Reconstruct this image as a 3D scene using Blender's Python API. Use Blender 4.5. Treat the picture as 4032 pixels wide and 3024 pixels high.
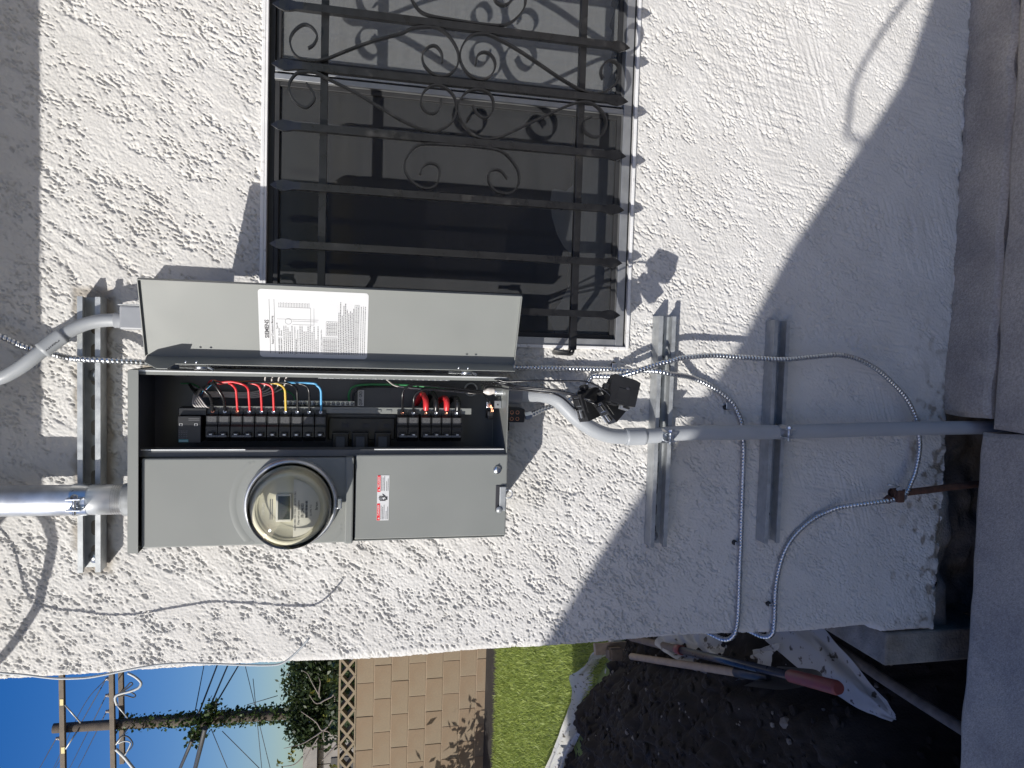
import bpy, bmesh, math, random
import numpy as np
from mathutils import Vector, Matrix
random.seed(7); RNG = np.random.default_rng(11)
scene = bpy.context.scene
for o in list(bpy.data.objects): bpy.data.objects.remove(o)
COL = scene.collection

# ------------------------------------------------------------------ camera
YAW, PITCH, ROLL = math.radians(3.125), math.radians(12.579), math.radians(1.005)
CAM = np.array([0., -1.6072, 1.5]); FPX = 2870.
_cy, _sy, _cp, _sp = math.cos(YAW), math.sin(YAW), math.cos(PITCH), math.sin(PITCH)
FW = np.array([-_sy*_cp, _cy*_cp, -_sp]); _r = np.array([_cy, _sy, 0.]); _u = np.cross(_r, FW)
RT = math.cos(ROLL)*_r + math.sin(ROLL)*_u; UP = -math.sin(ROLL)*_r + math.cos(ROLL)*_u
cd = bpy.data.cameras.new('camera'); cam = bpy.data.objects.new('camera', cd); COL.objects.link(cam)
cd.sensor_width = 36; cd.lens = 36*FPX/4032; cd.clip_start = .02; cd.clip_end = 3000
m = Matrix.Identity(4)
for i in range(3):
    m[i][0] = -UP[i]; m[i][1] = RT[i]; m[i][2] = -FW[i]; m[i][3] = CAM[i]    # the phone was held sideways
cam.matrix_world = m
scene.camera = cam

# ------------------------------------------------------------------ sky, sun, exposure
SUN = np.array([.97, 1., -.70])                    # direction the light travels
el = math.atan2(.70, math.hypot(.97, 1.)); az = math.atan2(-.97, -1.)
w = bpy.data.worlds.new('World'); scene.world = w; w.use_nodes = True
nt = w.node_tree; nt.nodes.clear()
sky = nt.nodes.new('ShaderNodeTexSky'); sky.sky_type = 'NISHITA'; sky.sun_disc = False
sky.sun_elevation = el; sky.sun_rotation = az; sky.air_density = 1.0; sky.dust_density = 2.6; sky.ozone_density = 1.6; sky.altitude = 500
bg = nt.nodes.new('ShaderNodeBackground'); bg.inputs['Strength'].default_value = .098
wo = nt.nodes.new('ShaderNodeOutputWorld')
hs = nt.nodes.new('ShaderNodeHueSaturation'); hs.inputs['Saturation'].default_value = 1.55; hs.inputs['Hue'].default_value = .518
nt.links.new(sky.outputs[0], hs.inputs['Color']); nt.links.new(hs.outputs[0], bg.inputs[0]); nt.links.new(bg.outputs[0], wo.inputs[0])
sl = bpy.data.lights.new('sun', 'SUN'); sl.energy = 3.7; sl.angle = math.radians(.35); sl.color = (1., .975, .93)
so = bpy.data.objects.new('sun', sl); COL.objects.link(so); so.location = (-4, -6, 8)
so.rotation_euler = Vector(SUN).to_track_quat('-Z', 'Y').to_euler()
scene.render.engine = 'CYCLES'
scene.view_settings.view_transform = 'Standard'; scene.view_settings.look = 'None'
scene.view_settings.gamma = 1; scene.view_settings.exposure = .44
scene.render.resolution_x, scene.render.resolution_y = 1024, 768

# ------------------------------------------------------------------ materials
def mat(name, col, rough=.6, metal=0., var=.12, vscale=40., bump=0., bscale=200., bdist=.002, spec=.5, trans=0., coat=0., col2=None, c2scale=6., c2lo=.45, c2hi=.65):
    m = bpy.data.materials.new(name); m.use_nodes = True
    N = m.node_tree.nodes; L = m.node_tree.links; b = N['Principled BSDF']
    tc = N.new('ShaderNodeTexCoord')
    n = N.new('ShaderNodeTexNoise'); n.inputs['Scale'].default_value = vscale; n.inputs['Detail'].default_value = 6
    L.new(tc.outputs['Object'], n.inputs['Vector'])
    r = N.new('ShaderNodeMapRange'); r.inputs[1].default_value = .3; r.inputs[2].default_value = .7
    r.inputs[3].default_value = 1-var; r.inputs[4].default_value = 1+var
    L.new(n.outputs['Fac'], r.inputs[0])
    mx = N.new('ShaderNodeMix'); mx.data_type = 'RGBA'; mx.blend_type = 'MULTIPLY'; mx.inputs[0].default_value = 1
    src = None
    if col2 is not None:
        n2 = N.new('ShaderNodeTexNoise'); n2.inputs['Scale'].default_value = c2scale; n2.inputs['Detail'].default_value = 5
        L.new(tc.outputs['Object'], n2.inputs['Vector'])
        r2 = N.new('ShaderNodeMapRange'); r2.inputs[1].default_value = c2lo; r2.inputs[2].default_value = c2hi
        L.new(n2.outputs['Fac'], r2.inputs[0])
        m2 = N.new('ShaderNodeMix'); m2.data_type = 'RGBA'
        m2.inputs[6].default_value = (*col, 1); m2.inputs[7].default_value = (*col2, 1)
        L.new(r2.outputs[0], m2.inputs[0]); L.new(m2.outputs[2], mx.inputs[6])
    else: mx.inputs[6].default_value = (*col, 1)
    L.new(r.outputs[0], mx.inputs[7]); L.new(mx.outputs[2], b.inputs['Base Color'])
    b.inputs['Roughness'].default_value = rough; b.inputs['Metallic'].default_value = metal
    b.inputs['Specular IOR Level'].default_value = spec
    if trans: b.inputs['Transmission Weight'].default_value = trans
    if coat: b.inputs['Coat Weight'].default_value = coat
    rr = N.new('ShaderNodeMapRange'); rr.inputs[1].default_value = .3; rr.inputs[2].default_value = .7
    rr.inputs[3].default_value = max(0, rough*.85); rr.inputs[4].default_value = min(1, rough*1.15)
    L.new(n.outputs['Fac'], rr.inputs[0]); L.new(rr.outputs[0], b.inputs['Roughness'])
    if bump:
        nb = N.new('ShaderNodeTexNoise'); nb.inputs['Scale'].default_value = bscale; nb.inputs['Detail'].default_value = 4
        L.new(tc.outputs['Object'], nb.inputs['Vector'])
        bp = N.new('ShaderNodeBump'); bp.inputs['Strength'].default_value = bump; bp.inputs['Distance'].default_value = bdist
        L.new(nb.outputs['Fac'], bp.inputs['Height']); L.new(bp.outputs[0], b.inputs['Normal'])
    return m
M = {}
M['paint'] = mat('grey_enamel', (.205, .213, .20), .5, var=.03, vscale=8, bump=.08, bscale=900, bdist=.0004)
M['paint_shade'] = mat('grey_enamel_in_shade', (.10, .105, .11), .45, var=.05, vscale=12)  # same grey enamel, darkened in colour for the shade inside the box
M['galv'] = mat('galvanised_steel', (.40, .415, .42), .45, .45, var=.16, vscale=60)
M['galv_bright'] = mat('bright_galvanised_pipe', (.74, .755, .77), .40, .85, var=.10, vscale=22, col2=(.5, .51, .53), c2scale=16)
M['edge'] = mat('edge_glint_and_mark', (.72, .73, .72), .45, .3, var=.05)  # pale diffuse colour painting the sparkle on sheet edges; also breaker marks
M['zinc'] = mat('zinc_plated', (.66, .68, .70), .3, 1., var=.1)
M['flex'] = mat('flex_steel', (.58, .595, .615), .28, 1., var=.1)
M['pvc'] = mat('grey_pvc', (.335, .35, .365), .42, var=.06, vscale=14, bump=.06, bscale=300)
M['pvc_dark'] = mat('grey_pvc_fitting', (.28, .29, .31), .4, var=.05)
M['blackpl'] = mat('black_plastic', (.018, .018, .019), .38, var=.15)
M['blackwire'] = mat('black_wire', (.014, .014, .015), .28, var=.1)
M['red'] = mat('red_wire', (.62, .035, .04), .35, var=.08)
M['yellow'] = mat('yellow_wire', (.62, .42, .07), .35, var=.08)
M['blue'] = mat('blue_wire', (.10, .36, .62), .35, var=.08)
M['white_w'] = mat('white_wire', (.62, .58, .55), .4, var=.08)
M['green'] = mat('green_wire', (.03, .20, .07), .38, var=.08)
M['copper'] = mat('copper', (.75, .33, .20), .3, 1., var=.2)
M['rust'] = mat('rusty_steel', (.10, .048, .03), .75, .2, var=.35, vscale=90, bump=.4, bscale=500, bdist=.0008)
M['whitepaper'] = mat('white_label', (.60, .60, .60), .35, var=.01)
M['ink'] = mat('black_ink', (.03, .03, .035), .5, var=.05)
M['bklabel'] = mat('breaker_print', (.075, .075, .077), .4, var=.5, vscale=900)
M['ink_grey'] = mat('grey_ink', (.12, .12, .125), .5, var=.05)
M['redink'] = mat('red_ink', (.70, .02, .03), .4, var=.03)
M['teal'] = mat('teal_ink', (.10, .42, .42), .4, var=.03)
M['lcd'] = mat('lcd', (.045, .055, .05), .5, spec=.2, var=.04)
M['dial'] = mat('meter_dial', (.72, .69, .56), .45, var=.03)
M['dial_plate'] = mat('meter_nameplate', (.60, .585, .53), .4, var=.03)
M['iron'] = mat('black_iron', (.010, .010, .0105), .30, .0, var=.3, vscale=55, bump=.2, bscale=260, bdist=.001, col2=(.04, .038, .036), c2scale=30, c2lo=.6, c2hi=.78)
M['gap_dark'] = mat('shadow_gap_and_dark_frame', (.02, .02, .021), .6)  # near-black for painted shadow gaps and the thin dark frames
M['alu'] = mat('window_aluminium', (.36, .365, .37), .45, .7, var=.1, vscale=30)
M['whitealu'] = mat('white_frame', (.72, .71, .70), .5, var=.06, vscale=30, col2=(.42, .40, .38), c2scale=60, c2lo=.62, c2hi=.72)
M['curtain'] = mat('curtain', (.62, .61, .58), .9, var=.08, vscale=18)
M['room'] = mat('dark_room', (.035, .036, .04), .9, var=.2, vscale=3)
M['fascia'] = mat('painted_eave', (.16, .13, .11), .7, var=.06)
M['roofing'] = mat('roof_shingle', (.12, .11, .10), .9, var=.3, vscale=20)
M['concrete'] = mat('concrete', (.43, .385, .325), .9, var=.22, vscale=170, bump=.8, bscale=320, bdist=.003, col2=(.32, .29, .255), c2scale=5)
M['bounce_paving'] = mat('pale_bounce_paving', (.50, .455, .40), .9, var=.1, vscale=3)  # paving lightened to bounce warm fill onto the lower wall
M['foundation'] = mat('old_concrete', (.22, .205, .18), .95, var=.25, vscale=25, bump=.7, bscale=120, bdist=.006, col2=(.17, .14, .10), c2scale=7)
M['soil'] = mat('dark_soil', (.019, .015, .0122), .97, var=.35, vscale=30, bump=.6, bscale=130, bdist=.006, col2=(.040, .033, .027), c2scale=4, c2lo=.55, c2hi=.75)
M['drysoil'] = mat('dry_soil', (.12, .095, .07), .97, var=.3, vscale=25, bump=.6, bscale=90, bdist=.008)
M['stone'] = mat('pebble', (.17, .155, .14), .9, var=.3, vscale=20)
M['lawnbase'] = mat('lawn_base', (.16, .20, .05), .95, var=.3, vscale=12)
M['block'] = mat('tan_block', (.225, .178, .122), .9, var=.10, vscale=60, bump=.3, bscale=160, bdist=.003, col2=(.205, .145, .093), c2scale=1.6)
M['mortar'] = mat('block_mortar', (.33, .25, .18), .95, var=.1, vscale=60)
M['wood'] = mat('pale_handle_wood', (.30, .23, .165), .65, var=.18, vscale=35)
M['wood_dirty'] = mat('dirty_handle_wood', (.15, .115, .085), .8, var=.3, vscale=25)
M['polewood'] = mat('weathered_pole', (.07, .056, .045), .9, var=.3, vscale=9)
M['armwood'] = mat('crossarm_wood', (.15, .125, .10), .9, var=.25, vscale=9)
M['bluesteel'] = mat('blue_painted_tube', (.014, .019, .034), .3, var=.2)
M['redgrip'] = mat('red_rubber_grip', (.20, .045, .04), .5, var=.12)
M['blade'] = mat('shovel_steel', (.07, .07, .075), .5, .7, var=.35, vscale=25)
M['dirtypipe'] = mat('dirty_pipe', (.14, .12, .10), .8, var=.35, vscale=30, bump=.4, bscale=150)
M['cable'] = mat('overhead_cable', (.03, .032, .035), .6)
M['cable_pale'] = mat('pale_cable', (.42, .44, .45), .5)
M['ceramic'] = mat('insulator', (.20, .18, .17), .15)
M['tagyellow'] = mat('yellow_tag', (.62, .52, .25), .6)
M['shedwood'] = mat('grey_boards', (.23, .215, .20), .9, var=.2, vscale=6)
M['bounce_wall'] = mat('pale_bounce_stucco', (.78, .72, .64), .9, var=.08, vscale=10)  # lightened so the unseen wall bounces fill onto the house
M['bark'] = mat('twig_bark', (.20, .17, .15), .85, var=.25)

def leafmat(name, c1, c2):
    m = bpy.data.materials.new(name); m.use_nodes = True
    N = m.node_tree.nodes; L = m.node_tree.links; b = N['Principled BSDF']
    g = N.new('ShaderNodeNewGeometry'); r = N.new('ShaderNodeMix'); r.data_type = 'RGBA'
    r.inputs[6].default_value = (*c1, 1); r.inputs[7].default_value = (*c2, 1)
    L.new(g.outputs['Random Per Island'], r.inputs[0]); L.new(r.outputs[2], b.inputs['Base Color'])
    b.inputs['Roughness'].default_value = .45; b.inputs['Specular IOR Level'].default_value = .3
    t = N.new('ShaderNodeBsdfTranslucent'); L.new(r.outputs[2], t.inputs[0])
    ms = N.new('ShaderNodeMixShader'); ms.inputs[0].default_value = .3
    o = N['Material Output']; L.new(b.outputs[0], ms.inputs[1]); L.new(t.outputs[0], ms.inputs[2]); L.new(ms.outputs[0], o.inputs[0])
    return m
M['leaf'] = leafmat('tree_leaf', (.012, .026, .009), (.050, .070, .020))
M['ivy'] = leafmat('ivy_leaf', (.020, .042, .012), (.075, .115, .03))
M['leafy'] = leafmat('autumn_leaf', (.22, .17, .03), (.13, .17, .03))
M['grass'] = leafmat('grass_blade', (.19, .255, .055), (.40, .46, .12))

def stucco():
    m = bpy.data.materials.new('painted_stucco'); m.use_nodes = True
    N = m.node_tree.nodes; L = m.node_tree.links; b = N['Principled BSDF']
    tc = N.new('ShaderNodeTexCoord')
    n = N.new('ShaderNodeTexNoise'); n.inputs['Scale'].default_value = 9; n.inputs['Detail'].default_value = 8
    L.new(tc.outputs['Object'], n.inputs['Vector'])
    c = N.new('ShaderNodeValToRGB'); c.color_ramp.elements[0].position = .3; c.color_ramp.elements[1].position = .7
    c.color_ramp.elements[0].color = (.545, .528, .502, 1); c.color_ramp.elements[1].color = (.605, .59, .566, 1)
    L.new(n.outputs['Fac'], c.inputs[0])
    a = N.new('ShaderNodeAttribute'); a.attribute_name = 'patch'
    mx = N.new('ShaderNodeMix'); mx.data_type = 'RGBA'; mx.inputs[7].default_value = (.30, .265, .22, 1)
    L.new(a.outputs['Fac'], mx.inputs[0]); L.new(c.outputs[0], mx.inputs[6])
    a2 = N.new('ShaderNodeAttribute'); a2.attribute_name = 'dirt'
    mx2 = N.new('ShaderNodeMix'); mx2.data_type = 'RGBA'; mx2.inputs[7].default_value = (.17, .135, .095, 1)
    L.new(a2.outputs['Fac'], mx2.inputs[0]); L.new(mx.outputs[2], mx2.inputs[6])
    L.new(mx2.outputs[2], b.inputs['Base Color'])
    b.inputs['Roughness'].default_value = .85; b.inputs['Specular IOR Level'].default_value = .25
    nb = N.new('ShaderNodeTexNoise'); nb.inputs['Scale'].default_value = 420; nb.inputs['Detail'].default_value = 3
    L.new(tc.outputs['Object'], nb.inputs['Vector'])
    bp = N.new('ShaderNodeBump'); bp.inputs['Strength'].default_value = .5; bp.inputs['Distance'].default_value = .0011
    L.new(nb.outputs['Fac'], bp.inputs['Height']); L.new(bp.outputs[0], b.inputs['Normal'])
    return m
M['stucco'] = stucco()

def screenmat(name, col, clear):
    m = bpy.data.materials.new(name); m.use_nodes = True
    N = m.node_tree.nodes; L = m.node_tree.links; b = N['Principled BSDF']
    tc = N.new('ShaderNodeTexCoord'); n = N.new('ShaderNodeTexNoise'); n.inputs['Scale'].default_value = 5
    mp = N.new('ShaderNodeMapping'); mp.inputs['Scale'].default_value = (1, 1, 14)
    L.new(tc.outputs['Object'], mp.inputs[0]); L.new(mp.outputs[0], n.inputs['Vector'])
    r = N.new('ShaderNodeMapRange'); r.inputs[3].default_value = clear-.10; r.inputs[4].default_value = clear+.10
    L.new(n.outputs['Fac'], r.inputs[0])
    b.inputs['Base Color'].default_value = (*col, 1); b.inputs['Roughness'].default_value = .7
    t = N.new('ShaderNodeBsdfTransparent'); ms = N.new('ShaderNodeMixShader')
    L.new(r.outputs[0], ms.inputs[0]); L.new(b.outputs[0], ms.inputs[1]); L.new(t.outputs[0], ms.inputs[2])
    L.new(ms.outputs[0], N['Material Output'].inputs[0])
    return m
M['screen'] = screenmat('insect_screen', (.055, .057, .06), .5)
M['screen_pale'] = screenmat('pale_insect_screen', (.20, .205, .205), .5)  # paler tone than the left screen
def glassmat(name, tint, rough=.0, mixv=.9):
    m = bpy.data.materials.new(name); m.use_nodes = True
    N = m.node_tree.nodes; L = m.node_tree.links
    g = N.new('ShaderNodeBsdfGlossy'); g.inputs['Roughness'].default_value = rough
    t = N.new('ShaderNodeBsdfTransparent'); t.inputs[0].default_value = (*tint, 1)
    f = N.new('ShaderNodeFresnel'); f.inputs[0].default_value = 1.5
    ms = N.new('ShaderNodeMixShader'); L.new(f.outputs[0], ms.inputs[0]); L.new(t.outputs[0], ms.inputs[1]); L.new(g.outputs[0], ms.inputs[2])
    L.new(ms.outputs[0], N['Material Output'].inputs[0])
    return m
M['glass'] = glassmat('window_glass', (.85, .87, .87), .01)
M['meterglass'] = glassmat('meter_glass', (.93, .93, .89), .02)
def plasticmat():
    m = bpy.data.materials.new('plastic_sheeting'); m.use_nodes = True
    N = m.node_tree.nodes; L = m.node_tree.links; b = N['Principled BSDF']
    tc = N.new('ShaderNodeTexCoord'); n = N.new('ShaderNodeTexNoise'); n.inputs['Scale'].default_value = 32; n.inputs['Detail'].default_value = 4
    L.new(tc.outputs['Object'], n.inputs['Vector'])
    c = N.new('ShaderNodeValToRGB'); c.color_ramp.elements[0].position = .34; c.color_ramp.elements[1].position = .40
    c.color_ramp.elements[0].color = (.10, .08, .06, 1); c.color_ramp.elements[1].color = (.50, .49, .46, 1)
    L.new(n.outputs['Fac'], c.inputs[0]); L.new(c.outputs[0], b.inputs['Base Color']); b.inputs['Roughness'].default_value = .3
    t = N.new('ShaderNodeBsdfTransparent'); ms = N.new('ShaderNodeMixShader'); ms.inputs[0].default_value = .25
    L.new(b.outputs[0], ms.inputs[1]); L.new(t.outputs[0], ms.inputs[2]); L.new(ms.outputs[0], N['Material Output'].inputs[0])
    return m
M['sheet'] = plasticmat()

# ------------------------------------------------------------------ mesh helpers
def V3(p): return np.array(p, float)
def cat(pts, step=.01):
    """Catmull-Rom through the points, resampled evenly."""
    P = [V3(p) for p in pts]; P = [2*P[0]-P[1]] + P + [2*P[-1]-P[-2]]
    out = []
    for i in range(1, len(P)-2):
        p0, p1, p2, p3 = P[i-1:i+3]
        n = max(2, int(np.linalg.norm(p2-p1)/step*1.5)+1)
        for k in range(n):
            t = k/n
            out.append(.5*((2*p1)+(-p0+p2)*t+(2*p0-5*p1+4*p2-p3)*t*t+(-p0+3*p1-3*p2+p3)*t**3))
    out.append(P[-2]); out = np.array(out)
    d = np.r_[0, np.cumsum(np.linalg.norm(np.diff(out, axis=0), axis=1))]
    n = max(2, int(round(d[-1]/step))+1); s = np.linspace(0, d[-1], n)
    return np.stack([np.interp(s, d, out[:, i]) for i in range(3)], 1)
def frames(path):
    T = np.gradient(path, axis=0); T /= np.linalg.norm(T, axis=1)[:, None]+1e-12
    a = np.array([0, 0, 1.]) if abs(T[0][2]) < .8 else np.array([0, 1., 0])
    n = np.cross(T[0], a); n /= np.linalg.norm(n); Ns = [n]
    for i in range(1, len(T)):
        n = Ns[-1]-T[i]*np.dot(Ns[-1], T[i]); n /= np.linalg.norm(n)+1e-12; Ns.append(n)
    Ns = np.array(Ns); return T, Ns, np.cross(T, Ns)
class MB:
    def __init__(s): s.v = []; s.f = []; s.sm = []
    def add(s, vs, fs, smooth=False):
        o = len(s.v); s.v += [tuple(map(float, v)) for v in vs]; s.f += [tuple(i+o for i in f) for f in fs]; s.sm += [smooth]*len(fs); return s
    def box(s, x0, x1, y0, y1, z0, z1, bev=0.):
        if not bev:
            vs = [(x, y, z) for x in (x0, x1) for y in (y0, y1) for z in (z0, z1)]
            return s.add(vs, [(0, 1, 3, 2), (4, 6, 7, 5), (0, 4, 5, 1), (2, 3, 7, 6), (0, 2, 6, 4), (1, 5, 7, 3)])
        bm = bmesh.new(); bmesh.ops.create_cube(bm, size=1)
        bmesh.ops.transform(bm, matrix=Matrix.Translation(((x0+x1)/2, (y0+y1)/2, (z0+z1)/2)) @ Matrix.Diagonal((abs(x1-x0), abs(y1-y0), abs(z1-z0), 1)), verts=bm.verts)
        bmesh.ops.bevel(bm, geom=bm.edges[:], offset=bev, segments=2, profile=.5, affect='EDGES')
        return s.bm(bm)
    def bm(s, bm, smooth=False):
        bm.verts.ensure_lookup_table(); bm.verts.index_update()
        s.add([v.co for v in bm.verts], [[v.index for v in f.verts] for f in bm.faces], smooth); bm.free(); return s
    def prism(s, poly, ax, a, b):
        """poly in the two other axes (order xyz), extruded along axis ax from a to b."""
        def mk(p, t):
            q = list(p); q.insert(ax, t); return q
        n = len(poly); vs = [mk(p, a) for p in poly]+[mk(p, b) for p in poly]
        fs = [tuple(range(n)), tuple(range(2*n-1, n-1, -1))]+[(i, i+n, (i+1) % n+n, (i+1) % n) for i in range(n)]
        return s.add(vs, fs)
    def tube(s, path, r, n=10, caps=True, closed=False):
        path = np.asarray(path, float); T, A, B = frames(path)
        r = np.broadcast_to(np.asarray(r, float), (len(path),))
        th = np.arange(n)*2*np.pi/n
        vs = (path[:, None, :]+r[:, None, None]*(np.cos(th)[None, :, None]*A[:, None, :]+np.sin(th)[None, :, None]*B[:, None, :])).reshape(-1, 3)
        m_ = len(path); fs = []
        for i in range(m_-1):
            for k in range(n): fs.append((i*n+k, i*n+(k+1) % n, (i+1)*n+(k+1) % n, (i+1)*n+k))
        s.add(vs, fs, True)
        if caps:
            o = len(s.v)-len(vs); s.f += [tuple(o+k for k in range(n-1, -1, -1)), tuple(o+(m_-1)*n+k for k in range(n))]; s.sm += [False, False]
        return s
    def strip(s, path, wv, hv, wn):
        """flat bar swept along a path in the xz plane: width along y (wv), thickness in plane (hv)."""
        path = np.asarray(path, float); T, _, _ = frames(path); yv = np.array([0, 1., 0]); Nn = np.cross(T, yv)
        vs = []
        for p, n_ in zip(path, Nn):
            for a, b in ((-1, -1), (1, -1), (1, 1), (-1, 1)): vs.append(p+yv*a*wv/2+n_*b*hv/2)
        fs = []
        for i in range(len(path)-1):
            for k in range(4): fs.append((i*4+k, i*4+(k+1) % 4, (i+1)*4+(k+1) % 4, (i+1)*4+k))
        fs += [(3, 2, 1, 0), tuple((len(path)-1)*4+k for k in range(4))]
        return s.add(vs, fs)
    def lathe(s, c, axis, prof, n=32, smooth=True):
        """prof: list of (distance along axis, radius)"""
        ax = V3(axis)/np.linalg.norm(axis); a = np.cross(ax, (0, 0, 1.) if abs(ax[2]) < .8 else (1., 0, 0)); a /= np.linalg.norm(a); b = np.cross(ax, a)
        vs = []; fs = []
        for t, r in prof:
            for k in range(n):
                q = 2*np.pi*k/n; vs.append(V3(c)+ax*t+r*(np.cos(q)*a+np.sin(q)*b))
        for i in range(len(prof)-1):
            for k in range(n): fs.append((i*n+k, i*n+(k+1) % n, (i+1)*n+(k+1) % n, (i+1)*n+k))
        return s.add(vs, fs, smooth)
    def disc(s, c, axis, r, n=32):
        ax = V3(axis)/np.linalg.norm(axis); a = np.cross(ax, (0, 0, 1.) if abs(ax[2]) < .8 else (1., 0, 0)); a /= np.linalg.norm(a); b = np.cross(ax, a)
        return s.add([V3(c)+r*(np.cos(2*np.pi*k/n)*a+np.sin(2*np.pi*k/n)*b) for k in range(n)], [tuple(range(n))])
    def flex(s, path, r, pitch=.0082, n=12, depth=.36):
        path = cat(path, pitch/5); T, A, B = frames(path); th = np.arange(n)*2*np.pi/n
        L_ = np.r_[0, np.cumsum(np.linalg.norm(np.diff(path, axis=0), axis=1))]
        ph = (L_[:, None]/pitch - th[None, :]/(2*np.pi)) % 1.
        R = r*(1-depth+depth*np.abs(np.sin(np.pi*ph))**.6)
        vs = (path[:, None, :]+R[:, :, None]*(np.cos(th)[None, :, None]*A[:, None, :]+np.sin(th)[None, :, None]*B[:, None, :])).reshape(-1, 3)
        m_ = len(path); fs = [(i*n+k, i*n+(k+1) % n, (i+1)*n+(k+1) % n, (i+1)*n+k) for i in range(m_-1) for k in range(n)]
        return s.add(vs, fs, True)
    def build(s, name, mt, parent=None, frame=None, recenter=True):
        me = bpy.data.meshes.new(name); off = V3((0, 0, 0))
        V = np.array(s.v, float)
        if frame is not None:                       # local -> world through a 4x4
            F = np.array(frame); V = V@F[:3, :3].T+F[:3, 3]
        o = bpy.data.objects.new(name, me); COL.objects.link(o)
        if parent is not None:
            o.parent = parent
            off = wloc(parent)
        elif recenter:
            off = np.array([(V[:, 0].min()+V[:, 0].max())/2, (V[:, 1].min()+V[:, 1].max())/2, V[:, 2].min()]); o.location = off
        me.from_pydata((V-off).tolist(), [], s.f)
        me.polygons.foreach_set('use_smooth', s.sm); me.materials.append(M[mt] if isinstance(mt, str) else mt)
        me.update(); return o
def wloc(o):
    p = np.zeros(3)
    while o is not None: p += np.array(o.location); o = o.parent
    return p
def thing(name, loc, label, category, group=None):
    o = bpy.data.objects.new(name, None); COL.objects.link(o); o.location = loc; o.empty_display_size = .05
    return tag(o, label, category, group)
def tag(o, label, category, group=None):
    o['label'] = label; o['category'] = category
    if group: o['group'] = group
    return o
def kind(o, k): o['kind'] = k; return o
def field(shape, dx, l1, l2=None, rot=0., seed=0):
    """smooth random field by FFT, correlation lengths l1 (along rot) and l2 (across), unit variance."""
    l2 = l2 or l1; r = np.random.default_rng(seed); a = np.fft.rfft2(r.standard_normal(shape))
    ky = np.fft.fftfreq(shape[0], dx)[:, None]*2*np.pi; kx = np.fft.rfftfreq(shape[1], dx)[None, :]*2*np.pi
    c, s = math.cos(rot), math.sin(rot); k1 = kx*c+ky*s; k2 = -kx*s+ky*c
    f = np.fft.irfft2(a*np.exp(-.5*((k1*l1)**2+(k2*l2)**2)), shape); return (f-f.mean())/f.std()
def sstep(a, b, x): t = np.clip((x-a)/(b-a), 0, 1); return t*t*(3-2*t)
def gridmesh(name, X, Y, Z, mt, parent=None, skip=None, attrs=None, smooth=True):
    h, w_ = X.shape; idx = np.arange(h*w_).reshape(h, w_)
    q = np.stack([idx[:-1, :-1], idx[:-1, 1:], idx[1:, 1:], idx[1:, :-1]], -1)
    if skip is not None: q = q[~skip]
    q = q.reshape(-1, 4)
    me = bpy.data.meshes.new(name); off = wloc(parent) if parent is not None else np.zeros(3)
    co = np.stack([X, Y, Z], -1).reshape(-1, 3)-off
    me.vertices.add(len(co)); me.vertices.foreach_set('co', co.ravel())
    me.loops.add(q.size); me.loops.foreach_set('vertex_index', q.ravel().astype(np.int32))
    me.polygons.add(len(q)); me.polygons.foreach_set('loop_start', np.arange(len(q), dtype=np.int32)*4)
    me.update(calc_edges=True)
    me.polygons.foreach_set('use_smooth', [smooth]*len(q))
    for k, a in (attrs or {}).items():
        at = me.attributes.new(k, 'FLOAT', 'POINT'); at.data.foreach_set('value', a.ravel().astype(np.float32))
    me.materials.append(M[mt]); o = bpy.data.objects.new(name, me); COL.objects.link(o)
    if parent is not None: o.parent = parent
    return o
def text(name, s, mt, width=None, height=None, at=(0, 0, 0), ex=(1, 0, 0), ey=(0, 0, 1), parent=None, align='CENTER', bold=0., upside=False):
    """flat print: text laid out along ex (reading direction) and ey (up)."""
    c = bpy.data.curves.new(name, 'FONT'); c.body = s; c.align_x = align; c.align_y = 'CENTER'; c.offset = bold; c.resolution_u = 2
    t = bpy.data.objects.new(name, c); COL.objects.link(t)
    dg = bpy.context.evaluated_depsgraph_get(); dg.update()
    me = bpy.data.meshes.new_from_object(t.evaluated_get(dg)); bpy.data.objects.remove(t); bpy.data.curves.remove(c)
    co = np.array([v.co[:] for v in me.vertices])
    w0 = co[:, 0].max()-co[:, 0].min(); h0 = co[:, 1].max()-co[:, 1].min()
    sx = sy = (width/w0) if width else height/h0
    if width and height: sy = height/h0
    if upside: co = -co
    ex, ey = V3(ex), V3(ey)
    P_ = V3(at)+co[:, :1]*sx*ex+co[:, 1:2]*sy*ey
    o = bpy.data.objects.new(name, me); COL.objects.link(o)
    off = np.zeros(3)
    if parent is not None: o.parent = parent; off = wloc(parent)
    me.vertices.foreach_set('co', (P_-off).ravel()); me.materials.clear(); me.materials.append(M[mt]); me.update()
    return o
def view(px, py, y):
    """point of the world plane y=const seen at a photograph pixel (4032x3024); used for the far background."""
    U, Vv = 3024-py, px
    d = FW+RT*(U-1512)/FPX+UP*(2016-Vv)/FPX
    return CAM+d*(y-CAM[1])/d[1]

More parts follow.
